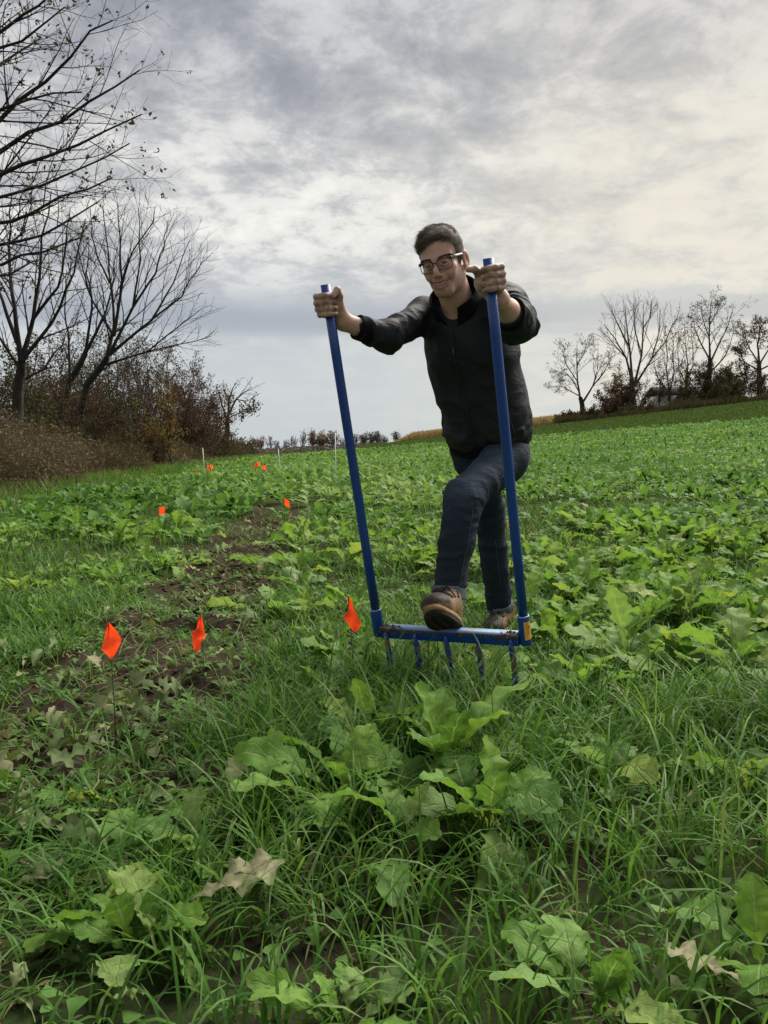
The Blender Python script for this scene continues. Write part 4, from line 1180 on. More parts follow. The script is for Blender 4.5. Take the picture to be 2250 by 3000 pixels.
# ------------------------------------------------------------------ implicit-surface modelling
def smin(a, b_, k):
    h = np.clip(.5 + .5 * (b_ - a) / k, 0, 1)
    return b_ + (a - b_) * h - k * h * (1 - h)
class Shape:
    """a list of primitives blended in order; each is (op, f, centre, reach, k)"""
    def __init__(s, k=.02): s.p = []; s.k = k; s.post = None
    def put(s, f, c, r, op='+', k=None): s.p.append((op, f, np.asarray(c, float), r, s.k if k is None else k)); return s
    def cone(s, a, c, r1, r2, op='+', k=None, flat=None):
        """round cone a->c; flat = (unit axis, factor) widens/narrows along an axis"""
        a, c = np.asarray(a, float), np.asarray(c, float); ba = c - a; L2 = float(ba @ ba) + 1e-12
        def f(p):
            q = p - a
            h = np.clip(q @ ba / L2, 0, 1)
            d = q - h[:, None] * ba
            if flat is not None:
                u = d @ flat[0]; d = d + np.outer(u * (1 / flat[1] - 1), flat[0])
            return np.sqrt((d * d).sum(1)) - (r1 + (r2 - r1) * h)
        fl = max(1, flat[1]) if flat is not None else 1
        return s.put(f, (a + c) / 2, np.sqrt(L2) / 2 + max(r1, r2) * fl, op, k)
    def chain(s, pts, rads, op='+', k=None):
        for i in range(len(pts) - 1): s.cone(pts[i], pts[i + 1], rads[i], rads[i + 1], op, k)
        return s
    def ell(s, c, r, M=None, op='+', k=None):
        c = np.asarray(c, float); r = np.asarray(r, float); M = np.eye(3) if M is None else np.asarray(M, float)   # rows = axes
        def f(p):
            q = (p - c) @ M.T
            k0 = np.sqrt(((q / r) ** 2).sum(1)) + 1e-9; k1 = np.sqrt(((q / r ** 2) ** 2).sum(1)) + 1e-9
            return k0 * (k0 - 1) / k1
        return s.put(f, c, float(r.max()), op, k)
    def loft(s, stations, U, N, op='+', k=None, cap=.02, sq=2.3):
        """stations: (centre, half width along U, half depth along N); straight-spined body"""
        Cs = np.array([np.asarray(c, float) for c, _, _ in stations]); A = np.array([a for _, a, _ in stations]); B = np.array([b_ for _, _, b_ in stations])
        W = Cs[-1] - Cs[0]; L = np.linalg.norm(W); W = W / L
        t0 = (Cs - Cs[0]) @ W; tt = np.linspace(0, L, 80)
        ker = np.exp(-np.linspace(-2, 2, 15) ** 2); ker /= ker.sum()
        sm = lambda y: np.convolve(np.pad(np.interp(tt, t0, y), 7, mode='reflect', reflect_type='odd'), ker, 'valid')
        Cs = np.stack([sm(Cs[:, i]) for i in range(3)], 1); A = sm(A); B = sm(B)
        def f(p):
            t = (p - Cs[0]) @ W; tc_ = np.clip(t, 0, L)
            cen = np.stack([np.interp(tc_, tt, Cs[:, i]) for i in range(3)], 1)
            a = np.interp(tc_, tt, A); c = np.interp(tc_, tt, B)
            q = p - cen
            u = q @ U; v = q @ N
            m = np.minimum(a, c)
            d = ((np.abs(u / a) ** sq + np.abs(v / c) ** sq) ** (1 / sq) - 1) * m
            e = np.maximum(-t, t - L)
            return np.where(e > 0, np.sqrt(np.maximum(d, 0) ** 2 + e ** 2) + np.minimum(np.maximum(d, e - 0), 0) * 0, np.maximum(d, e * 1.0 - 0)) if cap is None else np.maximum(d, e)
        return s.put(f, (Cs[0] + Cs[-1]) / 2, L / 2 + max(A.max(), B.max()) + .02, op, k)
    def plane(s, c, n, c0, reach, k=.004):
        """cut away everything on the +n side of a plane, within reach of c0"""
        c, n = np.asarray(c, float), np.asarray(n, float); n = n / np.linalg.norm(n)
        return s.put(lambda p: -((p - c) @ n), c0, reach, '-', k)
    def ev(s, p, prims=None):
        d = np.full(len(p), 1.0)
        for op, f, c, r, k in (s.p if prims is None else prims):
            v = f(p)
            if op == '+': d = smin(d, v, k)
            elif op == '-': d = -smin(-d, v, k)
            else: d = -smin(-d, -v, k)
        return d
    def full(s, p):
        d = s.ev(p)
        return s.post(p, d) if s.post else d
    def mesh(s, h, relax=1):
        B = 22; bs = B * h
        lo = np.min([c - r for op, f, c, r, k in s.p if op == '+'], 0) - 2 * h; hi = np.max([c + r for op, f, c, r, k in s.p if op == '+'], 0) + 2 * h
        nb = np.ceil((hi - lo) / bs).astype(int) + 1
        N = nb * B + 2
        g = np.arange(B + 1)
        loc = np.stack(np.meshgrid(g, g, g, indexing='ij'), -1).reshape(-1, 3)
        keys, verts, quads = [], [], []
        corners = np.array([(i, j, k) for i in (0, 1) for j in (0, 1) for k in (0, 1)])
        edges = [(a, c) for a in range(8) for c in range(a + 1, 8) if np.abs(corners[a] - corners[c]).sum() == 1]
        key = lambda I: (I[..., 0].astype(np.int64) * N[1] + I[..., 1]) * N[2] + I[..., 2]
        for bx in range(nb[0]):
            for by in range(nb[1]):
                for bz in range(nb[2]):
                    o = np.array([bx, by, bz]) * B; cen = lo + (o + B / 2) * h
                    pr = [q for q in s.p if np.linalg.norm(q[2] - cen) < q[3] + bs * .9 + .03]
                    if not any(q[0] == '+' for q in pr): continue
                    if abs(s.ev(cen[None], pr)[0]) > bs * 1.5: continue
                    pts = lo + (loc + o) * h
                    d = s.ev(pts, pr)
                    if s.post is not None: d = s.post(pts, d)
                    D = d.reshape(B + 1, B + 1, B + 1)
                    if D.min() > 0 or D.max() < 0: continue
                    C8 = np.stack([D[i:B + i, j:B + j, k:B + k] for i, j, k in corners], -1).reshape(-1, 8)
                    ins = C8 < 0
                    act = np.where(ins.any(1) & ~ins.all(1))[0]
                    if not len(act): continue
                    c8 = C8[act]; acc = np.zeros((len(act), 3)); cnt = np.zeros(len(act))
                    for a, c in edges:
                        m = (c8[:, a] < 0) != (c8[:, c] < 0)
                        t = c8[:, a] / (c8[:, a] - c8[:, c] + 1e-20)
                        acc += np.where(m[:, None], corners[a] + np.clip(t, 0, 1)[:, None] * (corners[c] - corners[a]), 0); cnt += m
                    ci = np.stack(np.unravel_index(act, (B, B, B)), -1)
                    keys.append(key(ci + o)); verts.append(lo + (ci + o + acc / cnt[:, None]) * h)
                    S0 = D < 0
                    for ax in range(3):
                        sl = [slice(0, B)] * 3; s2 = list(sl); s2[ax] = slice(1, B + 1)
                        a_, c_ = S0[tuple(sl)], S0[tuple(s2)]
                        for sign in (True, False):
                            I = np.argwhere((a_ != c_) & (a_ == sign))
                            if not len(I): continue
                            I = I + o; e1, e2 = np.zeros(3, int), np.zeros(3, int); e1[(ax + 1) % 3] = 1; e2[(ax + 2) % 3] = 1
                            q = np.stack([key(I - e1 - e2), key(I - e2), key(I), key(I - e1)], -1)
                            quads.append(q if sign else q[:, ::-1])
        K = np.concatenate(keys); V = np.concatenate(verts); Q = np.concatenate(quads)
        order = np.argsort(K); K, V = K[order], V[order]
        pos = np.minimum(np.searchsorted(K, Q), len(K) - 1); ok = (K[pos] == Q).all(1)
        Q = pos[ok]
        for _ in range(relax):
            acc = np.zeros_like(V); cnt = np.zeros(len(V))
            for i in range(4):
                for j in (1, 3):
                    np.add.at(acc, Q[:, i], V[Q[:, (i + j) % 4]]); np.add.at(cnt, Q[:, i], 1)
            V = V * .5 + .5 * acc / np.maximum(cnt, 1)[:, None]
        return V, Q
    def hit(s, o, d, tmax=.5):
        """walk outward from inside along d to the surface"""
        o = np.asarray(o, float); d = np.asarray(d, float) / np.linalg.norm(d)
        ts = np.linspace(0, tmax, 260); v = s.full(o[None] + ts[:, None] * d[None])
        i = np.where(v < 0)[0]
        return o + d * ts[i[-1]] if len(i) else o
unit = lambda v: np.asarray(v, float) / np.linalg.norm(v)
def segd(p, a, c):
    ba = c - a; h = np.clip((p - a) @ ba / (ba @ ba), 0, 1); return np.linalg.norm(p - a - h[:, None] * ba, axis=1), h

# ------------------------------------------------------------------ the broadfork
BL, TL = P(1110, 1852, 3.0), P(953, 834, 2.72)
BR, TR = P(1540, 1877, 2.73), P(1430, 757, 2.45)
BAR = unit(BR - BL); HA = unit((TL - BL) + (TR - BR)); FN = unit(np.cross(HA, BAR))
if FN[1] > 0: FN = -FN                                   # fork's face towards the camera side
M_blue = pbr('blue_paint', (.006, .036, .21), .36, .5, bump=.12, bscale=140, colfn=lambda bb, oc: bb.mix(bb.maprange(bb.noise(oc, 26, 6, .7), .64, .74, 0, .55), bb.mix(bb.noise(oc, 3, 3), (.0040, .040, .185), (.007, .056, .25)), (.10, .085, .06)))
M_blue_worn = pbr('worn_blue_paint', (.01, .05, .2), .5, .4, bump=.3, bscale=90, colfn=lambda bb, oc: bb.mix(bb.maprange(bb.noise(oc, 17, 6, .72), .46, .56), (.008, .040, .22), bb.ramp(bb.noise(oc, 40, 4, .6), [(.3, (.075, .05, .035)), (.7, (.20, .15, .11))])))
M_deck = pbr('scuffed_deck', (.15, .2, .28), .5, .35, bump=.3, bscale=60, colfn=lambda bb, oc: bb.mix(bb.maprange(bb.noise(oc, 14, 5, .65), .55, .68), bb.mix(bb.noise(oc, 40, 4), (.10, .19, .34), (.17, .26, .38)), (.19, .145, .10)))
M_mud = pbr('mud', (.12, .088, .06), .95, .1, var=.5, vscale=60, bump=.9, bscale=90)
M_weld = pbr('weld', (.06, .08, .36), .3, .6)
fork = empty('broadfork', (BL + BR) / 2 - HA * .2, 'blue two-handled broadfork with five tines, its crossbar under the boot of the man', 'broadfork')
def along(a, c, n): return [a + (c - a) * i / (n - 1) for i in range(n)]
for b0, t0 in ((BL, TL), (BR, TR)):
    m = MB(); m.tube(along(b0 + HA * .085, t0, 6), .0162, 20); h = m.build('handle', M_blue, fork)
    m = MB(); m.tube([b0 - HA * .012, b0 - HA * .008, b0 + HA * .085, b0 + HA * .088], [.0185, .0205, .0205, .0195], 20); m.build('socket', M_blue, h)
    m = MB()
    ring = b0 + HA * .0885; A_, B_ = BAR, FN
    m.tube([ring + .0185 * (math.cos(a) * A_ + math.sin(a) * B_) for a in np.linspace(0, 2 * math.pi, 29)], .0016, 6, caps=False); m.build('weld_ring', pbr('bright_edge', (.42, .50, .62), .3, .6), h)
m = MB(); cbar = (BL + BR) / 2 + HA * .0; L_ = np.linalg.norm(BR - BL) / 2 - .018
m.box(cbar + HA * .004, (BAR, FN, HA), (L_, .019, .0185)); bar = m.build('crossbar', M_blue, fork, smooth=False, bevel=.003)
m = MB(); m.box(cbar + HA * .0245, (BAR, FN, HA), (L_ - .004, .0205, .0018)); m.build('tread', M_deck, bar, smooth=False)
def mud():
    rg = np.random.default_rng(3); m = MB()
    for k in range(520):
        u = rg.uniform(-1, 1); u = np.sign(u) * abs(u) ** .6
        c = cbar + BAR * L_ * u + FN * rg.uniform(.012, .021) + HA * (.022 - abs(rg.normal(0, .006)))
        s = rg.gamma(2, .0009) + .0012; a = unit(rg.normal(0, 1, 3) + BAR * rg.choice([-2, 2]))
        m.tube([c - a * s, c - a * s * .3, c + a * s * .6, c + a * s], [s * .4, s, s * .8, s * .2], 5)
    for k in range(260):
        e = rg.choice([-1, 1]); c = cbar + BAR * e * (L_ - abs(rg.normal(0, .03))) + FN * rg.uniform(-.01, .024) + HA * (.024 + rg.uniform(-.012, .004))
        s = rg.gamma(2, .0011) + .0015; a = unit(rg.normal(0, 1, 3))
        m.tube([c - a * s, c - a * s * .3, c + a * s * .6, c + a * s], [s * .4, s, s * .8, s * .2], 5)
    m.build('mud_crust', M_mud, bar, attr=None)['kind'] = 'stuff'
mud()
for i in range(5):
    c = BL + (BR - BL) * (.075 + .212 * i)
    f0 = c + FN * .024 + HA * .004
    DN = unit(HA * .4 + np.array([0, 0, .6])); pts = [f0, f0 - HA * .028 - FN * .001, f0 - DN * .05 - FN * .007 + BAR * .003, f0 - DN * .09 - FN * .010 + BAR * .006, f0 - DN * .16 - FN * .010 + BAR * .007, f0 - DN * .22 - FN * .006 + BAR * .007, f0 - DN * .29 + FN * .004 + BAR * .007]
    m = MB(); m.tube(pts, [.0080, .0100, .0112, .0112, .0105, .0090, .004], 10, flat=.75, up=FN)
    tn = m.build('tine', M_blue_worn, fork)
    m = MB(); m.tube([f0 + HA * .008, f0 + FN * .004, f0 - HA * .012], [.003, .006, .003], 6); m.build('weld_bead', M_weld, tn)
# yellow sticker wrapped round the right socket, with small print running along it
def sticker():
    side = unit(BAR * .80 + FN * .60); perp = np.cross(HA, side)
    r = .0212; m = MB(); n = 8; V = []
    hs = [.010, .072]
    a0, a1 = -.62, .62
    for z in np.linspace(hs[0], hs[1], 5):
        for a in np.linspace(a0, a1, n): V.append(BR + HA * z + r * (math.cos(a) * side + math.sin(a) * perp))
    i = (np.arange(4)[:, None] * n + np.arange(n - 1)[None]).ravel()
    m.add(V, np.stack([i, i + 1, i + n + 1, i + n], -1)); s_ = m.build('sticker', pbr('yellow_label', (.78, .40, .06), .45, .4), fork)
    rg = np.random.default_rng(8); m = MB()
    def mark(z, a, dz, da, rr=.0216):
        V = [BR + HA * zz + rr * (math.cos(aa) * side + math.sin(aa) * perp) for zz, aa in ((z, a), (z + dz, a), (z + dz, a + da), (z, a + da))]
        m.add(V, [(0, 1, 2, 3)])
    sgn = 1 if perp[0] < 0 else -1     # small print lines: a bold one, a long thin one, a little emblem
    for (a, z0, z1, dh) in ((.02, .030, .060, .10), (.26, .024, .064, .055), (-.20, .036, .060, .05)):
        z = z0
        while z < z1:
            w = rg.uniform(.0010, .0022); mark(z, a * sgn, w, dh * rg.uniform(.6, 1.0)); 
            if rg.random() < .6: mark(z, a * sgn + dh * .4, w * 1.3, dh * .25)
            z += w + rg.uniform(.0005, .0012)
    mark(.050, -.12 * sgn, .005, .12); mark(.052, -.2 * sgn, .002, .3)
    m.build('print', pbr('label_ink', (.03, .02, .012), .5, .3), s_, smooth=False)
sticker()

# ------------------------------------------------------------------ the man
FOOT = P(1470, 1835, 3.75)
man = empty('person', (0.5, 3.75, float(tz(.5, 3.75))), 'smiling man with glasses, dark jacket and rolled jeans, one boot on the blue broadfork', 'person')

RS, LS = P(1238, 922, 3.10), P(1484, 893, 2.93)
RE, RW = P(1132, 990, 2.88), P(1004, 922, 2.745)
LE, LW = P(1513, 945, 2.71), P(1468, 858, 2.515)
NB_ = P(1350, 893, 3.03); HEM = P(1436, 1290, 3.26)
UU = unit(unit(LS - RS) * [1, 1, .3]); WW = unit(NB_ - HEM); NN = unit(np.cross(UU, WW)); NN = NN if NN[1] < 0 else -NN   # NN = chest normal
UU = unit(np.cross(WW, NN)); UU = UU if UU[0] > 0 else -UU

# head frame: x = his left, y = back, z = up
def rx(a): c, s = math.cos(a), math.sin(a); return np.array([[1, 0, 0], [0, c, -s], [0, s, c]])
def ry(a): c, s = math.cos(a), math.sin(a); return np.array([[c, 0, s], [0, 1, 0], [-s, 0, c]])
def rz(a): c, s = math.cos(a), math.sin(a); return np.array([[c, -s, 0], [s, c, 0], [0, 0, 1]])
HC = P(1299, 766, 2.90); HR = rx(R(13)) @ ry(R(-15)) @ rz(R(-21)); HS = .945
hp = lambda q: HC + HS * (np.asarray(q, float) @ HR.T)
hl = lambda p: ((np.asarray(p, float) - HC) @ HR) / HS

def head_prims(S_):
    e = lambda c, r, op='+', k=.02, M=None: S_.ell(hp(c), np.array(r) * HS, HR.T if M is None else M @ HR.T, op, k)
    c_ = lambda a, c, r1, r2, op='+', k=.012: S_.cone(hp(a), hp(c), r1 * HS, r2 * HS, op, k)
    e((0, .010, .037), (.0755, .097, .082))
    e((0, -.028, -.030), (.057, .064, .082), k=.03)
    e((0, -.038, .050), (.060, .050, .045), k=.03)
    for s in (-1, 1):
        c_((s * .045, .006, -.052), (s * .014, -.066, -.100), .020, .018, k=.03)
        e((s * .043, -.062, -.022), (.021, .019, .015), k=.02)
        e((s * .036, -.070, -.042), (.019, .017, .018), k=.018)
        c_((s * .012, -.088, .020), (s * .046, -.072, .022), .010, .009, k=.016)
    c_((-.011, -.078, -.100), (.011, -.078, -.100), .015, .015, k=.022)
    for s in (-1, 1):
        e((s * .031, -.1025, -.001), (.018, .016, .0110), '-', .010)
        e((s * .031, -.0795, -.002), (.0135, .0125, .0125), k=.003)
        S_.chain([hp((s * .017, -.091, .001)), hp((s * .031, -.0955, .0065)), hp((s * .045, -.087, .001))], [.003, .0042, .003], k=.005)
        S_.chain([hp((s * .018, -.091, -.006)), hp((s * .031, -.094, -.0110)), hp((s * .044, -.087, -.006))], [.003, .0038, .003], k=.005)
    c_((0, -.090, .010), (0, -.113, -.022), .0070, .0085, k=.012); c_((0, -.111, -.022), (0, -.114, -.035), .0085, .0105, k=.008)
    for s in (-1, 1):
        e((s * .0125, -.102, -.040), (.0085, .0105, .0075), k=.006)
        e((s * .0065, -.106, -.0475), (.0036, .0045, .0040), '-', .003)
    # muzzle, smile
    e((0, -.074, -.066), (.034, .026, .026), k=.02)
    for s in (-1, 1):      # smile creases
        S_.chain([hp((s * .019, -.100, -.040)), hp((s * .032, -.092, -.055)), hp((s * .036, -.082, -.070))], [.0028, .0046, .0028], '-', k=.008)
    lip = [(-.034, -.080, -.0560), (-.020, -.0955, -.0635), (0, -.1020, -.0660), (.020, -.0955, -.0635), (.034, -.080, -.0560)]
    S_.chain([hp((x, y, z + .0045 - abs(x) * .03)) for x, y, z in lip], [.0034, .0058, .0060, .0058, .0034], k=.004)
    low = [(-.033, -.080, -.0585), (-.020, -.0925, -.0760), (0, -.0975, -.0835), (.020, -.0925, -.0760), (.033, -.080, -.0585)]
    S_.chain([hp(q) for q in low], [.0034, .0064, .0072, .0064, .0034], k=.004)
    mid = [(-.030, -.0840, -.0580), (-.018, -.098, -.0690), (0, -.104, -.0732), (.018, -.098, -.0690), (.030, -.0840, -.0580)]
    S_.chain([hp(q) for q in mid], [.0018, .0050, .0058, .0050, .0018], '-', k=.002)
    # ears
    for s in (-1, 1):
        Me = rz(R(s * 22)) @ rx(R(-10))
        e((s * .081, .014, -.010), (.0085, .019, .032), k=.006, M=Me)
        e((s * .0885, .008, -.008), (.006, .011, .021), '-', .004, M=Me)
        e((s * .078, .004, -.036), (.008, .010, .010), k=.006)

def hand(S_, c, a, f, s, W, elbow, left):
    """fist round the tube at c: a = tube axis up, f = towards the camera, s = knuckle side"""
    ring = lambda ph, rho, h: c + a * h + rho * (math.cos(R(ph)) * f + math.sin(R(ph)) * s)
    offs = [.0305, .0102, -.0100, -.0288]; rf = [.0105, .0107, .0102, .0092]; ext = [0, .002, .001, -.003]
    for i in range(4):
        h = offs[i]; r = rf[i]; sl = -.004 * (i - 1.5) * 0
        mcp = ring(148, .040 + ext[i], h * .92 + .001); pip = ring(82, .0355 + ext[i], h + .001); mdl = ring(38, .0295, h); dip = ring(2, .0275, h - .0005); tip = ring(-48, .0270, h - .002)
        S_.cone(mcp, pip, r * 1.10, r * 1.04, k=.006); S_.cone(pip, mdl, r * 1.04, r * .98, k=.0035); S_.cone(mdl, dip, r * .98, r * .96, k=.0035); S_.cone(dip, tip, r * .96, r * .82, k=.0035)
        mc = ring(205, .030, h * .75 - .004)
        S_.cone(mcp, mc, r * 1.15, .015, k=.010)
    back = -f
    palm = ring(190, .030, -.004)
    S_.ell(palm, (.040, .017, .036), np.array([unit(s), unit(back), unit(a)]), k=.014)
    S_.cone(ring(205, .030, -.006), W, .024, .0235, k=.02)
    S_.cone(ring(235, .031, -.012), W, .020, .022, k=.02)
    if not left:      # thumb closes over the index finger
        cm = ring(-120, .036, -.006); mp = ring(-92, .040, .024); ip = ring(-62, .041, .044); tp = ring(-30, .041, .026)
        S_.cone(W, cm, .020, .017, k=.016); S_.cone(cm, mp, .0165, .0130, k=.010); S_.cone(mp, ip, .0128, .0115, k=.006); S_.cone(ip, tp, .0115, .0088, k=.004)
    else:             # thumb points past the tube
        cm = ring(-140, .034, .004); mp = ring(-108, .036, .026); ip = ring(-86, .044, .036); tp = ring(-74, .064, .037)
        S_.cone(W, cm, .020, .017, k=.016); S_.cone(cm, mp, .0165, .0130, k=.010); S_.cone(mp, ip, .0125, .0118, k=.006); S_.cone(ip, tp, .0116, .0098, k=.004)
    # wrist and forearm
    ax = unit(elbow - W)
    wid = unit(np.cross(ax, f)); 
    S_.cone(W, W + ax * .10, .0235, .033, k=.02, flat=(wid, 1.12))
    S_.cone(W + ax * .10, W + ax * .20, .033, .040, k=.02)
    S_.cone(W + ax * .20, elbow, .040, .038, k=.02)

ax_t = HA
frt = unit(-FN * -1 if FN[1] > 0 else FN)
camdir = lambda p: unit(CC - p)
CLH, CRH = TL - HA * .066, TR - HA * .060
def hframe(c, outer):
    f = camdir(c); f = unit(f - HA * (f @ HA)); s = unit(np.cross(f, HA)); s = s if s[0] * outer > 0 else -s
    return f, s
body = Shape(.02)
# trunk and upper arms (under the clothes, so the figure is one surface)
body.loft([(HEM - WW * .02, .128, .088), (HEM + (NB_ - HEM) * .35, .122, .085), (HEM + (NB_ - HEM) * .75, .140, .092), (NB_ - WW * .04, .118, .072)], UU, NN, k=.04)
body.cone(RS, RE, .050, .040, k=.04); body.cone(LS, LE, .050, .040, k=.04)
body.cone(NB_ - WW * .06, RS, .05, .05, k=.04); body.cone(NB_ - WW * .06, LS, .05, .05, k=.04)
body.cone(NB_ - WW * .06, hp((0, .022, -.060)), .062, .056, k=.03)
body.cone(hp((0, -.005, -.075)), NB_ + NN * .03 - WW * .02, .030, .040, k=.03)
head_prims(body)
f_, s_ = hframe(CLH, -1); RW = CLH - f_ * .034 - s_ * .040 - HA * .058
hand(body, CLH, HA, f_, s_, RW, RE, False)
f_, s_ = hframe(CRH, 1); LW = CRH - f_ * .040 + s_ * .020 - HA * .062
hand(body, CRH, HA, f_, s_, LW, LE, True)
Vb, Qb = body.mesh(.0034)
q = hl(Vb)
hd_m = np.linalg.norm(q, axis=1) < .17
arc = lambda pts: np.min([segd(q, np.array(pts[i]), np.array(pts[i + 1]))[0] for i in range(4)], 0)
LIP_U = [(-.034, -.080, -.0560), (-.020, -.0955, -.0605), (0, -.1020, -.0620), (.020, -.0955, -.0605), (.034, -.080, -.0560)]
LIP_L = [(-.033, -.080, -.0585), (-.020, -.0925, -.0760), (0, -.0975, -.0835), (.020, -.0925, -.0760), (.033, -.080, -.0585)]
lipm = hd_m * np.clip(2.2 - np.minimum(arc(LIP_U), arc(LIP_L)) / .0046, 0, 1)
stub = hd_m * np.clip((-.040 - q[:, 2]) / .02, 0, 1) * np.clip((.035 - q[:, 1]) / .03, 0, 1) * np.clip((q[:, 2] + .135) / .03, 0, 1)
red = hd_m * np.clip(np.maximum((np.abs(q[:, 0]) - .074) / .006, 1 - np.linalg.norm(q - [0, -.115, -.036], axis=1) / .022), 0, 1)
dirt = np.zeros(len(Vb))
for c in (CLH, CRH):
    r_ = np.linalg.norm(Vb - c, axis=1); dirt = np.maximum(dirt, np.clip(1 - (r_ - .04) / .06, 0, 1))
def skin_col(bb, oc):
    def A(n):
        x = bb.n('ShaderNodeAttribute'); x.attribute_name = n; return x.outputs['Fac']
    c = bb.mix(bb.noise(oc, 22, 4, .6), (.51, .30, .225), (.60, .37, .28))
    c = bb.mix(bb.math('MULTIPLY', A('red'), .5), c, (.42, .15, .115))
    c = bb.mix(bb.math('MULTIPLY', A('stub'), bb.maprange(bb.noise(oc, 260, 2, .6), .3, .7, .25, .60)), c, (.16, .095, .068))
    c = bb.mix(bb.math('MULTIPLY', A('lip'), .85), c, (.33, .115, .095))
    c = bb.mix(bb.math('MULTIPLY', A('dirt'), bb.maprange(bb.noise(oc, 60, 5, .65), .38, .62, .18, .8)), c, (.15, .095, .065))
    return c
M_skin = pbr('skin', (.4, .24, .17), .48, .35, sss=.12, bump=.12, bscale=420, colfn=skin_col)
bo = mk('body', Vb, Qb, M_skin, attrs={'lip': lipm, 'stub': stub, 'red': red, 'dirt': dirt}); adopt(bo, man)

# eyes, teeth, brows
M_eye = pbr('eye_white', (.75, .72, .68), .12, .5); M_iris = pbr('iris', (.035, .03, .025), .1, .5)
look = unit(hl(CC + np.array([0, 0, 0.])) * 1.0)
for s in (-1, 1):
    m = MB(); ec = np.array((s * .031, -.0835, -.0020)); V, Fq, r_ = [], [], .0122
    n1, n2 = 8, 14
    d = unit(np.array([.0, -1, -.05])); A_ = unit(np.cross(d, [0, 0, 1])); B_ = np.cross(A_, d)
    for i in range(n1 + 1):
        th = math.pi * .5 * i / n1
        for j in range(n2):
            ph = 2 * math.pi * j / n2
            V.append(hp(ec + r_ * (math.cos(th) * d + math.sin(th) * (math.cos(ph) * A_ + math.sin(ph) * B_))))
    for i in range(n1):
        for j in range(n2): Fq.append((i * n2 + j, i * n2 + (j + 1) % n2, (i + 1) * n2 + (j + 1) % n2, (i + 1) * n2 + j))
    m.add(V, Fq); eo = m.build('eye', None, man, mats=[M_eye, M_iris], midx=[1 if k < 4 * n2 else 0 for k in range(len(Fq))])
m = MB(); xe = np.array([-.027, -.0215, -.0155, -.0085, 0, .0085, .0155, .0215, .027])
for x0, x1 in zip(xe[:-1], xe[1:]):
    V = []
    for x in np.linspace(x0 + .00012, x1 - .00012, 4):
        yb = -.0985 + 15.0 * x * x - .0008 * math.sin((x - x0) / (x1 - x0) * math.pi)
        V += [hp((x, yb, -.0605 + 5 * x * x)), hp((x, yb - .0006, -.0735 + 9 * x * x + .0006 * abs(x - (x0 + x1) / 2) * 300))]
    i = np.arange(3) * 2
    m.add(V, np.stack([i, i + 2, i + 3, i + 1], -1))
m.build('teeth', pbr('tooth', (.52, .46, .40), .3, .4), man)
def hair_col(bb, oc):
    an = bb.n('ShaderNodeAttribute'); an.attribute_name = 'side'
    c = bb.mix(bb.noise(oc, 130, 4, .65), (.034, .027, .021), (.125, .100, .078))
    return bb.mix(bb.math('MULTIPLY', an.outputs['Fac'], .6), c, (.105, .078, .060))
M_hair = pbr('hair', (.05, .04, .03), .7, .12, colfn=hair_col)
M_hair2 = pbr('brow_hair', (.040, .027, .020), .6, .2)
for s in (-1, 1):
    m = MB(); rg = np.random.default_rng(5 + s)
    for k in range(70):
        u = k / 69; x = s * (.012 + .040 * u); z = .0175 + .007 * math.sin(u * 2.3) - .004 * u + rg.uniform(-.0028, .0028)
        y0 = hl(body.hit(hp((x, -.03, z)), HR @ np.array([s * .15 * u, -1, 0]), .09))
        o = np.array((y0[0], y0[1], y0[2])); dd = unit(np.array((s * 1.0, .15 * u, .35 - .8 * u)))
        m.tube([hp(o + [0, .001, 0]), hp(o + dd * .004 + [0, -.0008, 0]), hp(o + dd * .008 + [0, -.0002, 0])], [.0007, .0008, .0003], 4, caps=False)
    m.build('eyebrow', M_hair2, man)
    m = MB(); m.tube([hp(q_) for q_ in ((s * .016, -.0925, .0000), (s * .024, -.0965, .0032), (s * .031, -.0975, .0040), (s * .039, -.0935, .0028), (s * .0465, -.0865, -.0005))], [.0004, .0008, .0009, .0008, .0004], 5)
    m.build('eyelash', M_hair2, man)

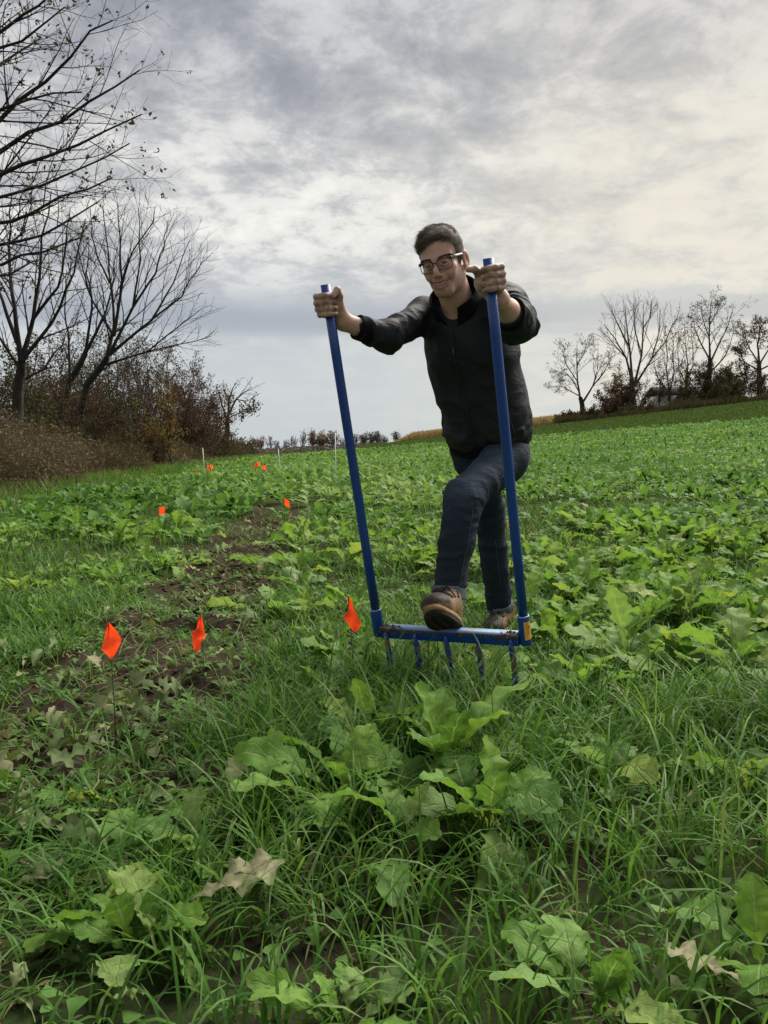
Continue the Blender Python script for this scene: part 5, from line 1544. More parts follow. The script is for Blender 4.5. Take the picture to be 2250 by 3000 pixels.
# hair
def hair():
    rg = np.random.default_rng(17)
    cen = np.array([0, .005, .020])
    def zline(x, y):
        zz = np.interp(y, [-.12, -.075, -.055, -.042, -.022, -.008, .004, .030, .045, .10], [.080, .077, .066, .016, -.018, -.016, .022, .024, -.030, -.052])
        return zz - np.where((x < -.01) & (y < -.055), .016, 0) * np.clip((-x - .01) / .03, 0, 1)
    # directions over the skull -> surface radius
    n1, n2 = 46, 84
    th = np.linspace(.02, 2.35, n1); ph = np.linspace(0, 2 * math.pi, n2, endpoint=False)
    T_, P_ = np.meshgrid(th, ph, indexing='ij')
    D = np.stack([np.sin(T_) * np.sin(P_), -np.sin(T_) * np.cos(P_), np.cos(T_)], -1).reshape(-1, 3)
    sk = Shape(.02)
    sk.ell((0, .010, .037), (.0755, .097, .082)); sk.ell((0, -.028, -.030), (.060, .064, .082), k=.03); sk.ell((0, -.038, .050), (.060, .050, .045), k=.03)
    def surf(D):
        lo = np.full(len(D), .03); hi = np.full(len(D), .18)
        for _ in range(22):
            md = (lo + hi) / 2; v = sk.ev(cen + md[:, None] * D); lo = np.where(v < 0, md, lo); hi = np.where(v < 0, hi, md)
        return cen + lo[:, None] * D
    Ps = surf(D)
    m_in = Ps[:, 2] > zline(Ps[:, 0], Ps[:, 1])
    top = np.clip((Ps[:, 2] - .045) / .045, 0, 1)
    thick = np.where(m_in, .0018 + .011 * top + .008 * top * (vnoise(Ps * [90, 40, 60], 3) - .4) + .004 * top * np.clip((-.01 - Ps[:, 1]) / .03, 0, 1), -.003)
    V = hp(Ps + D * thick[:, None])
    i = (np.arange(n1 - 1)[:, None] * n2 + np.arange(n2)[None]); j2 = np.arange(n1 - 1)[:, None] * n2 + (np.arange(n2)[None] + 1) % n2
    Q = np.stack([i, j2, j2 + n2, i + n2], -1).reshape(-1, 4)
    Q = Q[m_in[Q].sum(1) >= 2]
    Vs, Qs, n = [V], [Q], len(V); As = [1 - top]
    # strands
    K = 9000
    D = rg.normal(0, 1, (K, 3)); D = np.vstack([D, rg.normal(0, 1, (9000, 3)) * [1, 1, .8] + [0, -.1, .9]]); D /= np.linalg.norm(D, axis=1, keepdims=True); D = D[D[:, 2] > -.62]
    Ps = surf(D); ok = Ps[:, 2] > zline(Ps[:, 0], Ps[:, 1]) + rg.normal(0, .003, len(D))
    Ps, D = Ps[ok], D[ok]; K = len(Ps)
    top = np.clip((Ps[:, 2] - .050) / .04, 0, 1)
    L = .006 + top * rg.uniform(.014, .036, K)
    flow_side = np.array([0, .25, -1.0]); flow_top = np.stack([-.75 - 4 * (Ps[:, 0] + .02), np.full(K, -.65) + 6 * np.clip(Ps[:, 1], -.02, .1), np.zeros(K)], -1)
    front = np.clip((-Ps[:, 1] - .045) / .03, 0, 1) * top
    flow_top = flow_top + front[:, None] * np.stack([np.full(K, -.8), np.full(K, -.1), np.where(Ps[:, 0] < 0, -1.1, .35)], -1)
    fl = flow_side[None] * (1 - top[:, None]) + flow_top * top[:, None] + rg.normal(0, .16, (K, 3)) + 1.5 * top[:, None] * (np.stack([vnoise(Ps * 42, 11), vnoise(Ps * 42, 12), vnoise(Ps * 42, 13)], -1) - .5)
    fl = fl - D * (fl * D).sum(1, keepdims=True); fl /= np.linalg.norm(fl, axis=1, keepdims=True) + 1e-9
    lift = .10 + .5 * top * np.clip(vnoise(Ps * 48, 14) * 1.8 - .5, 0, 1.2) * rg.uniform(.5, 1.1, K)
    base = Ps + D * (.0005 + .008 * top)[:, None]
    s = np.linspace(0, 1, 5)
    pts = base[:, None] + fl[:, None] * (L[:, None] * s[None])[..., None] + D[:, None] * ((L * lift)[:, None] * (1.5 * s[None] * (1 - .55 * s[None])) + .002 * s[None])[..., None]
    pts[:, :, 2] -= (L[:, None] * .18 * s[None] ** 2) * (1 - D[:, 2:3])
    sd = np.cross(D, fl)[:, None] * (.00105 * (1 - .75 * s))[None, :, None]
    A_, B_ = hp((pts - sd).reshape(-1, 3)), hp((pts + sd).reshape(-1, 3))
    VV = np.stack([A_.reshape(K, 5, 3), B_.reshape(K, 5, 3)], 2).reshape(-1, 3)
    k = np.arange(4) * 2
    q = (np.stack([k, k + 1, k + 3, k + 2], -1)[None] + (np.arange(K) * 10)[:, None, None]).reshape(-1, 4) + n
    Vs.append(VV); Qs.append(q); As.append(np.repeat(1 - top, 10))
    adopt(mk('hair', np.vstack(Vs), np.vstack(Qs), M_hair, attrs={'side': np.concatenate(As)}), man)
hair()

# glasses
def glasses():
    m = MB()
    M_fr = pbr('glasses_frame', (.018, .012, .010), .25, .5); M_tm = pbr('glasses_temple', (.22, .20, .19), .3, .5)
    def rr(cx_, cz_, w, h, rad, n=36):
        out = []
        for t in np.linspace(0, 2 * math.pi, n + 1):
            c, s = math.cos(t), math.sin(t)
            x = cx_ + w * np.sign(c) * abs(c) ** .55; z = cz_ + h * np.sign(s) * abs(s) ** .55
            out.append(hp((x, -.1085 + .9 * x * x * 4.5, z)))
        return out
    for s in (-1, 1):
        m.tube(rr(s * .0335, -.0055, .0265, .0185, .3), .0014, 8, caps=False, flat=1.3)
        # thicker top bar
        m.tube([hp((s * x, -.1090 + 4.05 * x * x, .0130 + .0005)) for x in np.linspace(.009, .060, 7)], .0017, 8)
    m.tube([hp((x, -.1110 + 60 * x * x * .1, .0055 - 6 * x * x)) for x in np.linspace(-.010, .010, 7)], .0020, 8)
    for s in (-1, 1): m.box(hp((s * .0605, -.094, .010)), HR.T, (.0028, .006, .0048))
    g = m.build('glasses', M_fr, man)
    for s in (-1, 1):
        m = MB(); m.tube([hp((s * .0615, -.090, .0105)), hp((s * .0690, -.055, .0105)), hp((s * .0770, -.010, .0095)), hp((s * .0800, .008, .006)), hp((s * .0790, .022, -.010))], [.0052, .0050, .0044, .0036, .0026], 8, flat=.5, up=HR[:, 0]); m.build('temple', M_tm, g)
    lm, bb, out = mat('lens')
    tr = bb.n('ShaderNodeBsdfTransparent'); tr.inputs[0].default_value = (.97, .98, .98, 1); gl = bb.n('ShaderNodeBsdfGlossy'); gl.inputs['Roughness'].default_value = .02
    fr = bb.n('ShaderNodeFresnel'); fr.inputs[0].default_value = 1.5
    mx = bb.n('ShaderNodeMixShader'); bb.l.new(fr.outputs[0], mx.inputs[0]); bb.l.new(tr.outputs[0], mx.inputs[1]); bb.l.new(gl.outputs[0], mx.inputs[2]); bb.l.new(mx.outputs[0], out.inputs[0])
    for s in (-1, 1):
        ring_ = rr(s * .0335, -.0055, .0262, .0182, .3, 28)[:-1]; c = hp((s * .0335, -.1095 + 4.05 * .0335 ** 2, -.0055))
        m = MB(); n = len(ring_); m.add(ring_ + [c], tris=[(i, (i + 1) % n, n) for i in range(n)]); m.build('lens', lm, g)
glasses()

# ------------------------------------------------------------------ clothes
def wrinkle(p, axis, scale, amp, seed, along_=.35):
    """folds running roughly across an axis"""
    t = p @ axis; lat = p - np.outer(t, axis)
    q = lat * scale * along_ + np.outer(t, axis) * scale
    n = vnoise(q + .35 * (vnoise(p * scale * .5, seed + 1)[:, None] - .5) * 4, seed)
    n2 = vnoise(q * 2.1 + 7, seed + 2)
    return -amp * 1.5 * ((1 - np.abs(2 * n - 1)) ** 2.5 * .8 + n2 * .4 - .42)
def creased(m, scale, strength, seed):
    """sharp small creases on top of the modelled folds"""
    bb = NB(m.node_tree); pr = next(n for n in m.node_tree.nodes if n.type == 'BSDF_PRINCIPLED')
    oc = bb.n('ShaderNodeTexCoord').outputs['Object']; mp = bb.n('ShaderNodeMapping'); mp.inputs['Rotation'].default_value = (.4, .5, .6 + seed); mp.inputs['Scale'].default_value = (.45, 1.0, 1.6)
    bb.l.new(oc, mp.inputs[0])
    n1 = bb.noise(mp.outputs[0], scale, 3, .55, 1.4)
    rid = bb.math('SUBTRACT', 1.0, bb.math('ABSOLUTE', bb.math('MULTIPLY', bb.math('SUBTRACT', n1, .5), 5.0)), clamp=True)
    fine = bb.noise(oc, 420, 2, .6)
    bp = bb.n('ShaderNodeBump'); bp.inputs['Strength'].default_value = strength; bp.inputs['Distance'].default_value = .012
    bb.l.new(bb.math('ADD', bb.math('MULTIPLY', rid, 1.0), bb.math('MULTIPLY', fine, .06)), bp.inputs['Height'])
    old = pr.inputs['Normal'].links
    if old: bb.l.new(old[0].from_socket, bp.inputs['Normal'])
    bb.l.new(bp.outputs[0], pr.inputs['Normal'])
    return m
def jacket_fabric(name, c0, c1):
    return pbr(name, c0, .68, .24, bump=.40, bscale=24, colfn=lambda bb, oc: bb.mix(bb.noise(oc, 9, 5, .6), c0, c1))
M_jacket = jacket_fabric('jacket_cloth', (.0100, .0120, .0138), (.0175, .0202, .0225))
M_knit = pbr('black_knit', (.006, .006, .0065), .9, .15, bump=.5, bscale=420)
creased(M_jacket, 6, .16, 0); jk = Shape(.035)
CH = HEM + (NB_ - HEM) * .74
st = lambda t, a, c, du=0, dn=0: (HEM + (NB_ - HEM) * t + UU * du + NN * dn, a, c)
jk.loft([st(.035, .166, .128), st(.11, .182, .138), st(.30, .166, .126), st(.52, .166, .126, dn=.004), st(.76, .180, .126, dn=.006), st(.93, .150, .098)], UU, NN, k=.03)
jk.cone(NB_ - WW * .055, RS + WW * .005, .060, .058, k=.04); jk.cone(NB_ - WW * .055, LS + WW * .005, .060, .060, k=.04)
jk.cone(RS, RE, .060, .050, k=.03)
fa = unit(RW - RE); RC = RE + fa * (np.linalg.norm(RW - RE) - .088)
jk.cone(RE, RC, .050, .041, k=.025)
fl = unit(LW - LE); LC = LE + fl * .060
jk.cone(LS, LE - fl * .015, .068, .062, k=.035)
jk.cone(LE - fl * .015, LC, .062, .055, k=.02)
# open front: a narrow V from the collar
ZT = jk.hit(HEM + (NB_ - HEM) * .80 - UU * .002, NN, .25)
VT = NB_ + WW * .05 + NN * .085
jk.cone(ZT + WW * .005, VT - UU * .022, .006, .044, '-', .006); jk.cone(ZT + WW * .005, VT + UU * .022, .006, .044, '-', .006)
jk.cone(NB_ + WW * .03 + NN * .02, NB_ + WW * .12 + NN * .04, .066, .078, '-', .008)
axA, axB = unit(RE - RS), unit(LE - LS)
def jpost(p, d):
    near = np.abs(d) < .03
    if not near.any(): return d
    out = d.copy(); pp = p[near]
    dR = np.minimum(np.linalg.norm(pp - RE, axis=1), np.linalg.norm(pp - (RE + RC) / 2, axis=1)); dL = np.minimum(np.linalg.norm(pp - LE, axis=1), np.linalg.norm(pp - (LE + LS) / 2, axis=1))
    wR = np.clip(1 - (dR - .10) / .12, 0, 1); wL = np.clip(1 - (dL - .07) / .10, 0, 1)
    tt = (pp - HEM) @ WW
    w0 = np.clip(1 - wR - wL, 0, 1)
    hem = np.clip(1 - np.abs(tt - .07) / .09, 0, 1)
    pull = unit(UU * .75 + WW * .65)
    o = wR * wrinkle(pp, unit(axA + .35 * WW), 26, .0105, 3) + wL * wrinkle(pp, axB, 30, .010, 9) + w0 * (wrinkle(pp, pull, 13, .0105, 15, .3) + hem * wrinkle(pp, WW, 24, .009, 21, .5))
    out[near] = d[near] + o
    return out
jk.post = jpost
Vj, Qj = jk.mesh(.0046)
jo = mk('jacket', Vj, Qj, M_jacket); adopt(jo, man)
# ribbed hem band and cuffs
hb = Shape(.01)
hb.loft([st(-.035, .160, .124), st(.01, .168, .130), st(.065, .172, .132)], UU, NN)
hb.post = lambda p, d: d + .0016 * np.sin(np.arctan2((p - HEM) @ NN, (p - HEM) @ UU) * 110)
V_, Q_ = hb.mesh(.0046); adopt(mk('hem_band', V_, Q_, M_knit), jo)
def cuff(c, ax, r, L):
    s = Shape(.006); s.cone(c - ax * L * .5, c + ax * L * .5, r, r * .97, k=.006)
    s.plane(c + ax * L * .42, ax, c, .2); s.plane(c - ax * L * .9, -ax, c, .2)
    s.cone(c + ax * L * .1, c + ax * L * 1.2, r * .80, r * .86, '-', .003)
    s.post = lambda p, d: d + .002 * np.clip(vnoise(p * 60, 2) - .4, -.5, .5)
    V_, Q_ = s.mesh(.0036); adopt(mk('cuff', V_, Q_, M_knit), jo)
cuff(RC + fa * .012, fa, .0445, .055)
cuff(LC + fl * .024, fl, .0555, .045)
# stand collar
cs = Shape(.008); nk = unit(hp((0, .02, -.07)) - NB_ + WW * .02)
c0 = NB_ - WW * .030 + NN * .014; c1 = c0 + nk * .105 - NN * .004
cs.cone(c0, c1, .094, .087, k=.008, flat=(UU, 1.03)); cs.cone(c0 - nk * .02, c1 + nk * .03, .086, .080, '-', .004, flat=(UU, 1.03))
cs.plane(c1 + NN * .0, nk + NN * .10, c1, .2); cs.plane(c0 - nk * .012, -nk, c0, .2)
cf = c0 + NN * .085
cs.cone(cf - nk * .03 + NN * .01, cf + nk * .13 + NN * .03, .014, .074, '-', .006)
cs.post = lambda p, d: d + .003 * (vnoise(p * 28, 6) - .5)
V_, Q_ = cs.mesh(.0034); adopt(mk('collar', V_, Q_, M_knit), jo)
# zip, drawn on the cloth
def surf_line(shape, pts_dir, r, name, m_, parent, lift=.0015, n=6):
    pts = [shape.hit(o, d, .3) + unit(d) * lift for o, d in pts_dir]
    mm = MB(); mm.tube(pts, r, n); return mm.build(name, m_, parent)
M_zip = pbr('zip', (.010, .010, .011), .35, .5)
mid_ = lambda t: (HEM + (NB_ - HEM) * t - UU * .002, NN)
surf_line(jk, [mid_(t) for t in np.linspace(-.0, .79, 30)], .0034, 'zip', M_zip, jo, .0005)
for off in (-.016, .016):
    surf_line(jk, [(HEM + (NB_ - HEM) * t + UU * off, NN) for t in np.linspace(0.0, .80, 30)], .0015, 'placket_seam', M_jacket, jo, .0004, 4)
m = MB(); zp = jk.hit(*mid_(.77), .3); m.tube([zp + NN * .004, zp + NN * .006 - WW * .012, zp + NN * .005 - WW * .026], [.003, .0022, .003], 6, flat=.5); m.build('zip_pull', pbr('zip_metal', (.12, .12, .12), .3, .5, metal=.8), jo)
# pocket zips, one on each side
for du, t0, t1, mm_ in ((.125, .30, .10, pbr('pocket_zip', (.06, .045, .035), .4, .4)), (-.150, .30, .14, M_zip)):
    surf_line(jk, [(HEM + (NB_ - HEM) * t + UU * (du * .55), NN * .75 + UU * np.sign(du) * (.55 + .5 * (t0 - t))) for t in np.linspace(t0, t1, 10)], .0026, 'pocket_zip', mm_, jo, .001)
m = MB(); zp = jk.hit(HEM + (NB_ - HEM) * .33, -UU, .3) - UU * .004; m.tube([zp, zp - UU * .004 - np.array([0, 0, .014]), zp - UU * .002 - np.array([0, 0, .028])], [.0030, .0024, .0032], 6, flat=.5); m.build('zip_pull', pbr('zip_metal2', (.05, .05, .05), .3, .5, metal=.6), jo)
# shirt in the V, with a pale patch of tee below it
sh_ = Shape(.02); sh_.loft([st(.62, .150, .100), st(.80, .150, .108, dn=.004), st(.97, .105, .080)], UU, NN); sh_.cone(NB_ - WW * .03, NB_ + WW * .02 + NN * .008, .064, .062, k=.02)
V_, Q_ = sh_.mesh(.0055); tpos = (V_ - HEM) @ WW / np.linalg.norm(NB_ - HEM)
M_shirt = pbr('dark_shirt', (.013, .013, .015), .9, .1)
adopt(mk('shirt', V_, Q_, M_shirt), man)
tp = []
m = MB(); V = []
for t in np.linspace(.835, .925, 6):
    w = .006 + .34 * (t - .835)
    for u in (-1, -.33, .33, 1.0):
        p_ = sh_.hit(HEM + (NB_ - HEM) * t + UU * (u * w - .006), NN, .3); V.append(p_ + NN * (.003 + .001 * math.sin(t * 90 + u * 2)))
i = (np.arange(5)[:, None] * 4 + np.arange(3)[None]).ravel(); m.add(V, np.stack([i, i + 1, i + 5, i + 4], -1)); m.build('tee_shirt', pbr('pale_tee', (.26, .27, .28), .85, .1, var=.4, vscale=50), man)

# jeans
def denim_col(bb, oc):
    an = bb.n('ShaderNodeAttribute'); an.attribute_name = 'thigh_pale'
    c = bb.mix(bb.noise(oc, 120, 4, .7), (.0095, .0150, .0255), (.0205, .0300, .0460))
    return bb.mix(bb.math('MULTIPLY', an.outputs['Fac'], bb.maprange(bb.noise(oc, 30, 4, .6), .25, .75, .5, 1.0)), c, (.062, .088, .120))
M_denim = pbr('denim', (.015, .02, .035), .78, .2, bump=.45, bscale=55, colfn=denim_col)
creased(M_denim, 9, .20, 1)
M_turn = pbr('denim_turnup', (.12, .135, .15), .85, .15, bump=.4, bscale=400, var=.25, vscale=40)
LH, LK, LA = P(1482, 1345, 3.17), P(1358, 1456, 2.985), P(1315, 1738, 2.985)
RH, RK, RA = P(1388, 1325, 3.33), P(1432, 1490, 3.60), P(1464, 1772, 3.82)
PEL = HEM - WW * .03
jn = Shape(.03)
jn.loft([(PEL - WW * .09, .120, .098), (PEL, .138, .105), (PEL + WW * .08, .135, .100)], UU, NN, k=.03)
jn.cone(LH, LK, .080, .062, k=.05); jn.cone(LK, LK + (LA - LK) * .5, .064, .060, k=.025); jn.cone(LK + (LA - LK) * .5, LA, .060, .056, k=.02)
jn.ell(LH + np.array([.0, .06, .015]), (.072, .088, .08), k=.05)
jn.cone(RH, RK, .088, .064, k=.05); jn.cone(RK, RK + (RA - RK) * .5, .064, .060, k=.025); jn.cone(RK + (RA - RK) * .5, RA, .060, .056, k=.02)
lt, ls = unit(LK - LH), unit(LA - LK); rt_, rs_ = unit(RK - RH), unit(RA - RK)
jn.plane(LA - ls * .006, ls, LA + ls * .03, .085); jn.plane(RA + rs_ * .004, rs_, RA + rs_ * .03, .085)
def npost(p, d):
    near = np.abs(d) < .03
    if not near.any(): return d
    out = d.copy(); pp = p[near]
    d1, h1 = segd(pp, LH, LK); d2, h2 = segd(pp, LK, LA); d3, h3 = segd(pp, RH, RK); d4, h4 = segd(pp, RK, RA)
    dm = np.minimum(np.minimum(d1, d2), np.minimum(d3, d4))
    o = np.zeros(len(pp))
    kn = np.exp(-(np.linalg.norm(pp - (LK + np.array([.03, .04, -.05])), axis=1) / .09) ** 2)
    o += (d1 == dm) * wrinkle(pp, unit(lt * .75 + UU * .5), 15, .006, 31, .3)
    o += (d2 == dm) * (wrinkle(pp, unit(ls * .9 + UU * .35), 20, .0055 + .005 * h2 ** 2, 35, .4))
    o += ((d3 == dm) | (d4 == dm)) * wrinkle(pp, rs_, 18, .0075, 39, .4)
    o += kn * wrinkle(pp, unit(ls + lt), 34, .010, 43, .3)
    out[near] = d[near] + o
    return out
jn.post = npost
Vn, Qn = jn.mesh(.0048)
d1, h1 = segd(Vn, LH, LK); d2, h2 = segd(Vn, LK, LA)
nrm_front = unit(camdir(LK) + np.array([-.2, 0, .6]))
thigh_pale = np.clip(1 - d1 / .105, 0, 1) * 0
axd = (Vn - (LH + h1[:, None] * (LK - LH))) @ nrm_front
thigh_pale = np.where(d1 < .12, np.clip(axd / .075 - .25, 0, 1) * np.clip(h1 * 4, 0, 1), 0)  # paler on the upper, near side of the raised thigh and knee
thigh_pale = np.maximum(thigh_pale, np.exp(-(np.linalg.norm(Vn - (LK + nrm_front * .05), axis=1) / .075) ** 2) * .75)
jeans = mk('jeans', Vn, Qn, M_denim, attrs={'thigh_pale': thigh_pale}); adopt(jeans, man)
def turnup(c, ax, r, L, tilt):
    s = Shape(.004); a = unit(ax + tilt)
    s.cone(c - a * L * .55, c + a * L * .55, r, r * 1.0, k=.004); s.plane(c + a * L * .5, a, c, .2, .003); s.plane(c - a * L * .5, -a, c, .2, .003)
    s.cone(c + a * L * .0, c + a * L * 1.5, r * .86, r * .9, '-', .003)
    s.post = lambda p, d: d + .0035 * (vnoise(p * 35, 4) - .5)
    V_, Q_ = s.mesh(.0036); adopt(mk('turn_up', V_, Q_, M_turn), jeans)
turnup(LA - ls * .004, ls, .0640, .046, unit(UU) * .12 + np.array([0, 0, 0.]))
turnup(RA + rs_ * .004, rs_, .0620, .040, np.zeros(3))
M_stitch = pbr('pale_stitching', (.085, .10, .12), .8, .1)
def seam(a, c, side, name='seam_stitching', t0=.05, t1=.97):
    surf_line(jn, [(a + (c - a) * t, side) for t in np.linspace(t0, t1, 22)], .0011, name, M_stitch, jeans, .0006, 4)
seam(LK, LA, unit(UU * .9 + NN * .55)); seam(RK, RA, unit(UU * .55 + NN * .75), t0=.25); seam(LH, LK, unit(np.cross(lt, NN) * -1 if np.cross(lt, NN)[2] > 0 else np.cross(lt, NN)), t0=.25)
# hip pocket edge
pk = [(LH + UU * .02 + lt * t, unit(UU * (.4 + t * 6) + NN * .8)) for t in np.linspace(-.07, .05, 10)]
surf_line(jn, pk, .0016, 'pocket_edge', M_stitch, jeans, .0008, 5)

# shoes
M_leather = pbr('tan_leather', (.20, .115, .055), .6, .3, var=.35, vscale=30, bump=.25, bscale=120)
M_leather_dk = pbr('dark_leather', (.042, .028, .022), .6, .3, var=.3, vscale=40, bump=.25, bscale=120)
M_welt = pbr('tan_welt', (.215, .135, .065), .65, .25, var=.3, vscale=50, bump=.2, bscale=150)
M_rubber = pbr('dark_tread', (.032, .024, .018), .8, .2, var=.4, vscale=40, bump=.3, bscale=90)
M_lace = pbr('lace', (.030, .022, .018), .8, .2)
def shoe(o, fwd, upv, scale=1.0):
    """o = middle of the sole's underside; fwd = heel to toe; upv = away from the sole"""
    f = unit(fwd); u = unit(upv - f * (upv @ f)); x = np.cross(f, u)
    T = lambda q: o + scale * (q[0] * x + q[1] * f + q[2] * u)
    M = np.array([x, f, u])
    s = Shape(.02)
    s.ell(T((.003, .085, .052)), np.array((.047, .058, .036)) * scale, M, k=.02)
    s.cone(T((.002, .05, .055)), T((0, -.05, .075)), .044 * scale, .040 * scale, k=.03)
    s.cone(T((0, -.075, .05)), T((0, -.068, .115)), .037 * scale, .043 * scale, k=.03)
    s.cone(T((0, -.03, .085)), T((0, -.055, .125)), .040 * scale, .043 * scale, k=.03)
    s.plane(T((0, 0, .024)), -u, T((0, 0, 0)), .3)
    s.plane(T((0, -.06, .128)), unit(u - f * .25), T((0, -.06, .13)), .2)
    s.post = lambda p, d: d + .0025 * (vnoise(p * 45, 8) - .5)
    V_, Q_ = s.mesh(.0036)
    loc = (V_ - o) @ M.T / scale
    fc = loc[Q_].mean(1)
    dark = ((fc[:, 1] > .042 - .25 * np.abs(fc[:, 0])) & (fc[:, 2] > .045) & (np.abs(fc[:, 0]) < .034 + .3 * (fc[:, 1] - .05))) | ((np.abs(fc[:, 0]) < .016) & (fc[:, 1] > -.04)) | (fc[:, 2] > .118)
    so = mk('shoe', V_, Q_, mats=[M_leather, M_leather_dk], midx=dark.astype(int)); adopt(so, man)
    # sole: welt and tread
    out = []
    for a in np.linspace(0, 2 * math.pi, 44, endpoint=False):
        c, s_ = math.cos(a), math.sin(a)
        y = .145 * s_; w = .0505 if y > .02 else (.041 if y < -.06 else .041 + .0095 * (y + .06) / .08)
        e = abs(c) ** .75 * np.sign(c)
        out.append((e * w + .004 * (y > 0), y, 0))
    out = np.array(out); n = len(out)
    def slab(z0, z1, g, name, m_):
        m = MB(); A = [T((q[0] * g, q[1] * g, z0 + .010 * max(0, (q[1] - .07) / .075) ** 2)) for q in out]; B = [T((q[0] * g, q[1] * g, z1 + .010 * max(0, (q[1] - .07) / .075) ** 2)) for q in out]
        j = np.arange(n)
        m.add(A + B + [T((0, 0, z0)), T((0, 0, z1))], np.stack([j, (j + 1) % n, n + (j + 1) % n, n + j], -1), np.vstack([np.stack([(j + 1) % n, j, np.full(n, 2 * n)], -1), np.stack([n + j, n + (j + 1) % n, np.full(n, 2 * n + 1)], -1)]))
        return m.build(name, m_, so, smooth=False)
    slab(.013, .030, 1.0, 'welt', M_welt); sl = slab(.004, .0128, .975, 'sole', M_rubber)
    m = MB()
    for y in np.linspace(-.125, .125, 19):
        if -.04 < y < -.01: continue
        w = .0455 if y > .02 else .036; w *= math.sqrt(max(0, 1 - (y / .15) ** 4))
        z = .0022 + .010 * max(0, (y - .07) / .075) ** 2
        for sx in (-1, 1): m.box(T((sx * w * .70, y, z)), M, (w * .28 * scale, .0043 * scale, .0030 * scale))
        m.box(T((0, y, z + .0006)), M, (w * .34 * scale, .0038 * scale, .0024 * scale))
    m.build('tread_lugs', M_rubber, sl, smooth=False)['kind'] = 'stuff'
    # laces
    m = MB()
    for k in range(5):
        y = .045 - k * .020; z0 = T((0, y, .05))
        pts = []
        for a in np.linspace(-1, 1, 7):
            d_ = unit(a * .95 * x + u); pts.append(s.hit(T((a * .008, y - .006 * (k % 2) * a, .06)), d_, .12) + d_ * .002)
        m.tube(pts, .0026, 6)
    b0 = s.hit(T((0, -.03, .06)), u + f * .4, .12)
    for sx in (-1, 1): m.tube([b0, b0 + x * sx * .02 + u * .012, b0 + x * sx * .034 + f * .012, b0 + x * sx * .02 + f * .016, b0], .0022, 6)
    m.build('lace', M_lace, so)
    # eyelet tabs
    m = MB()
    for k in range(4):
        for sx in (-1, 1):
            d_ = unit(x * sx * .9 + u); p_ = s.hit(T((0, .035 - k * .022, .055)), d_, .12) + d_ * .0015
            m.tube([p_ - d_ * .001, p_ + d_ * .001], .0032, 8)
    m.build('eyelet', pbr('eyelet_brass', (.25, .18, .10), .4, .5, metal=.6), so)
    return so
# front boot: arch on the crossbar, toe raised towards the camera
contact = BL + (BR - BL) * .505 + HA * .0265
ff = unit(np.array([-.34, -.84, .42])); upf = unit(np.array([-.14, .40, .88]))
uf = unit(upf - ff * (upf @ ff))
shoe(contact + ff * .022 + np.array([0, 0, -.001]), ff, upf, 1.08)
fb = unit(np.array([-.45, -.88, 0.0]))
ank = RA + rs_ * .03
bz = float(tz(ank[0], ank[1])) + .015
shoe(np.array([ank[0], ank[1], bz]) + fb * .05 + np.array([.015, 0, 0]), fb, np.array([0, 0, 1.0]), 1.0)
# ------------------------------------------------------------------ flags, stakes
M_orange = leafy('fluorescent_orange', [(0, (1.0, .075, .022)), (1, (1.0, .10, .03))], 'tone', .6, .5, .15)
M_wire = pbr('wire', (.03, .028, .026), .5, .4)
M_stake = pbr('white_stake', (.72, .70, .66), .6, .3, var=.12, vscale=3)
def flag(base_xy, top_h, w, h, yaw, curl, label, group, skew=0.0, droop=0.0, wire_r=.0013, lean=(0, 0), mt=None, fold=0.0):
    x, y = base_xy; z = float(soil_z(np.array([x]), np.array([y]))[0])
    root = empty('marker_flag', (x, y, z), label, 'flag', group)
    ln = lambda t: np.array([x + lean[0] * t / top_h, y + lean[1] * t / top_h, z + t])
    m = MB(); m.tube([ln(-.08), ln(top_h * .5), ln(top_h)], wire_r, 6); m.build('wire', M_wire, root)
    n, k = 10, 8; V = []
    for i in range(n + 1):
        for j in range(k + 1):
            u, v = i / n, j / k
            a = yaw + curl * u + fold * (1 if u > .5 else 0)
            r = w * u
            p = ln(top_h - .002 - h * v) + np.array([math.cos(yaw + curl * u * .5) * r, math.sin(yaw + curl * u * .5) * r, -droop * u - skew * u * v])
            p = p + np.array([-math.sin(yaw), math.cos(yaw), 0]) * (.008 * math.sin(u * 5 + v * 3) * u + fold * u * (v - .5) * w)
            V.append(p)
    i = (np.arange(n)[:, None] * (k + 1) + np.arange(k)[None]).ravel()
    o = mk('pennant', V, np.stack([i, i + 1, i + k + 2, i + k + 1], -1), mt or M_orange, attrs={'tone': np.linspace(0, 1, len(V))}); adopt(o, root)
def at_xy(px, d): p = P(px, 1320, d); return float(p[0]), float(p[1])
FG = 'orange marker flags along the dug strip'
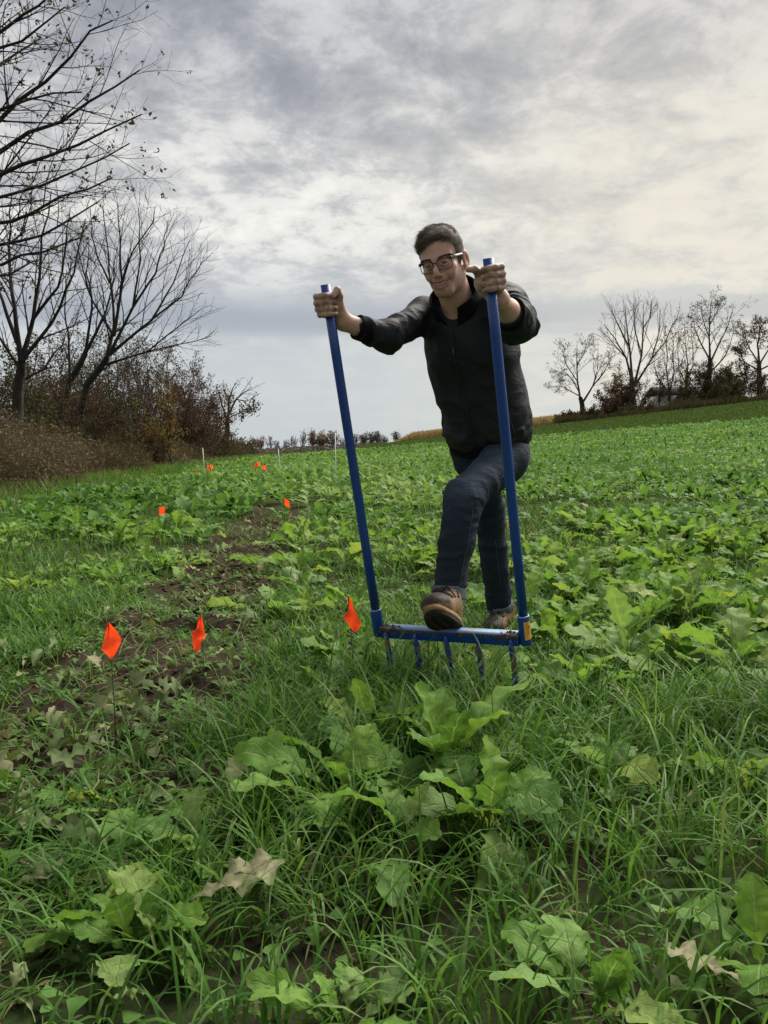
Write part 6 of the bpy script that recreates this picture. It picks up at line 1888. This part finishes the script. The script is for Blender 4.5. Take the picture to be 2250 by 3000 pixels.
def draped_flag(base_px, d, rows, label, bow):
    """a limp plastic flag on its wire: rows of (left, right) edge points from top to bottom, bowed in depth"""
    x, y = at_xy(base_px, d); z = float(soil_z(np.array([x]), np.array([y]))[0])
    root = empty('marker_flag', (x, y, z), label, 'flag', FG)
    top = P((rows[0][0][0] + rows[0][1][0]) / 2, rows[0][0][1], d)
    base = np.array([x, y, z]); m = MB(); m.tube([base - [0, 0, .08], (base + top) / 2 + [.001, .004, 0], top + [0, .004, 0]], .0013, 6); m.build('wire', M_wire, root)
    # dense rows
    n, k = 28, 8; t = np.linspace(0, len(rows) - 1, n + 1); V = []
    rr_ = np.array(rows, float)
    for q in t:
        i = min(int(q), len(rows) - 2); f = q - i
        Lp = rr_[i, 0] * (1 - f) + rr_[i + 1, 0] * f; Rp = rr_[i, 1] * (1 - f) + rr_[i + 1, 1] * f
        for j in range(k + 1):
            u = j / k; pp = Lp * (1 - u) + Rp * u
            V.append(P(pp[0], pp[1], d + bow * (math.sin(u * 2.6 + q * .9) - .5)))
    i = (np.arange(n)[:, None] * (k + 1) + np.arange(k)[None]).ravel()
    adopt(mk('pennant', V, np.stack([i, i + 1, i + k + 2, i + k + 1], -1), M_orange, attrs={'tone': np.linspace(0, 1, len(V))}), root)
draped_flag(322, 2.25, [((316, 1823), (318, 1823)), ((309, 1853), (340, 1845)), ((303, 1880), (356, 1872)), ((297, 1905), (351, 1890)), ((315, 1919), (338, 1915)), ((326, 1931), (328, 1930))], 'orange flag on a thin wire, nearest the left edge on the dug soil', .012)
draped_flag(592, 2.40, [((587, 1800), (589, 1800)), ((580, 1822), (596, 1828)), ((575, 1843), (599, 1850)), ((561, 1852), (602, 1868)), ((564, 1875), (590, 1872)), ((567, 1900), (589, 1893)), ((577, 1914), (579, 1913))], 'creased orange flag between the left flag and the fork', .014)
draped_flag(1042, 2.62, [((1019, 1748), (1022, 1748)), ((1019, 1764), (1032, 1762)), ((1023, 1784), (1036, 1782)), ((1005, 1809), (1047, 1802)), ((1017, 1824), (1058, 1830)), ((1034, 1848), (1050, 1843)), ((1043, 1853), (1045, 1852))], 'orange flag beside the left foot of the fork', .014)
flag(at_xy(462, 7.6), .30, .055, .078, R(2), .3, 'small square orange flag further back on the left side of the strip', FG, wire_r=.002)
flag(at_xy(832, 7.8), .32, .05, .065, R(-40), .8, 'small orange flag further back on the right side of the strip', FG, droop=.03, wire_r=.002)
for px, d, yaw, lab in [(572, 15.5, 80, 'tiny orange flag left of the left white stake'), (608, 16.6, 70, 'lower tiny orange flag of the cluster right of the left white stake'), (606, 17.4, -60, 'middle tiny orange flag of the cluster right of the left white stake'),
                        (615, 18.4, -45, 'upper tiny orange flag of the cluster right of the left white stake'), (742, 18.2, 60, 'left of the tiny orange flags near the middle white stake'), (748, 18.6, 40, 'second tiny orange flag near the middle white stake'),
                        (753, 19.6, -50, 'highest tiny orange flag near the middle white stake'), (769, 17.0, -45, 'tiny orange flag between the cluster and the middle white stake'), (781, 15.6, 75, 'lowest tiny orange flag left of the middle white stake')]:
    flag(at_xy(px, d), .40, .075, .085, R(yaw), .6, lab, FG, droop=.03, wire_r=.003)
flag(at_xy(1486, 6.7), .22, .022, .045, R(5), .2, 'tiny yellow marker behind the right handle of the fork', None, wire_r=.002, mt=pbr('yellow_tape', (.75, .5, .05), .6, .3))
for (bx, ty, d, tx, r, lab) in [(599, 1313, 18.6, 594, .0085, 'leaning pale stake, leftmost of the three stakes in the crop'), (822, 1316, 18.6, 815, .008, 'slender white stake in the middle of the three stakes'), (984, 1267, 12.6, 982, .0065, 'tallest white stake, just left of the fork handle')]:
    x, y = at_xy(bx, d); z = float(tz(x, y)); top = P(tx, ty, d)
    root = empty('marker_stake', (x, y, z), lab, 'stake', 'white stakes in the crop')
    m = MB(); m.tube([(x, y, z - .1), tuple((np.array([x, y, z]) + top) / 2), tuple(top)], [r, r, r * .9], 8); m.build('rod', M_stake, root)
    m = MB(); m.tube([tuple(top - [0, 0, .002]), tuple(top + [0, 0, .012])], [r * 1.05, r * .6], 8); m.build('tip', M_stake, root)
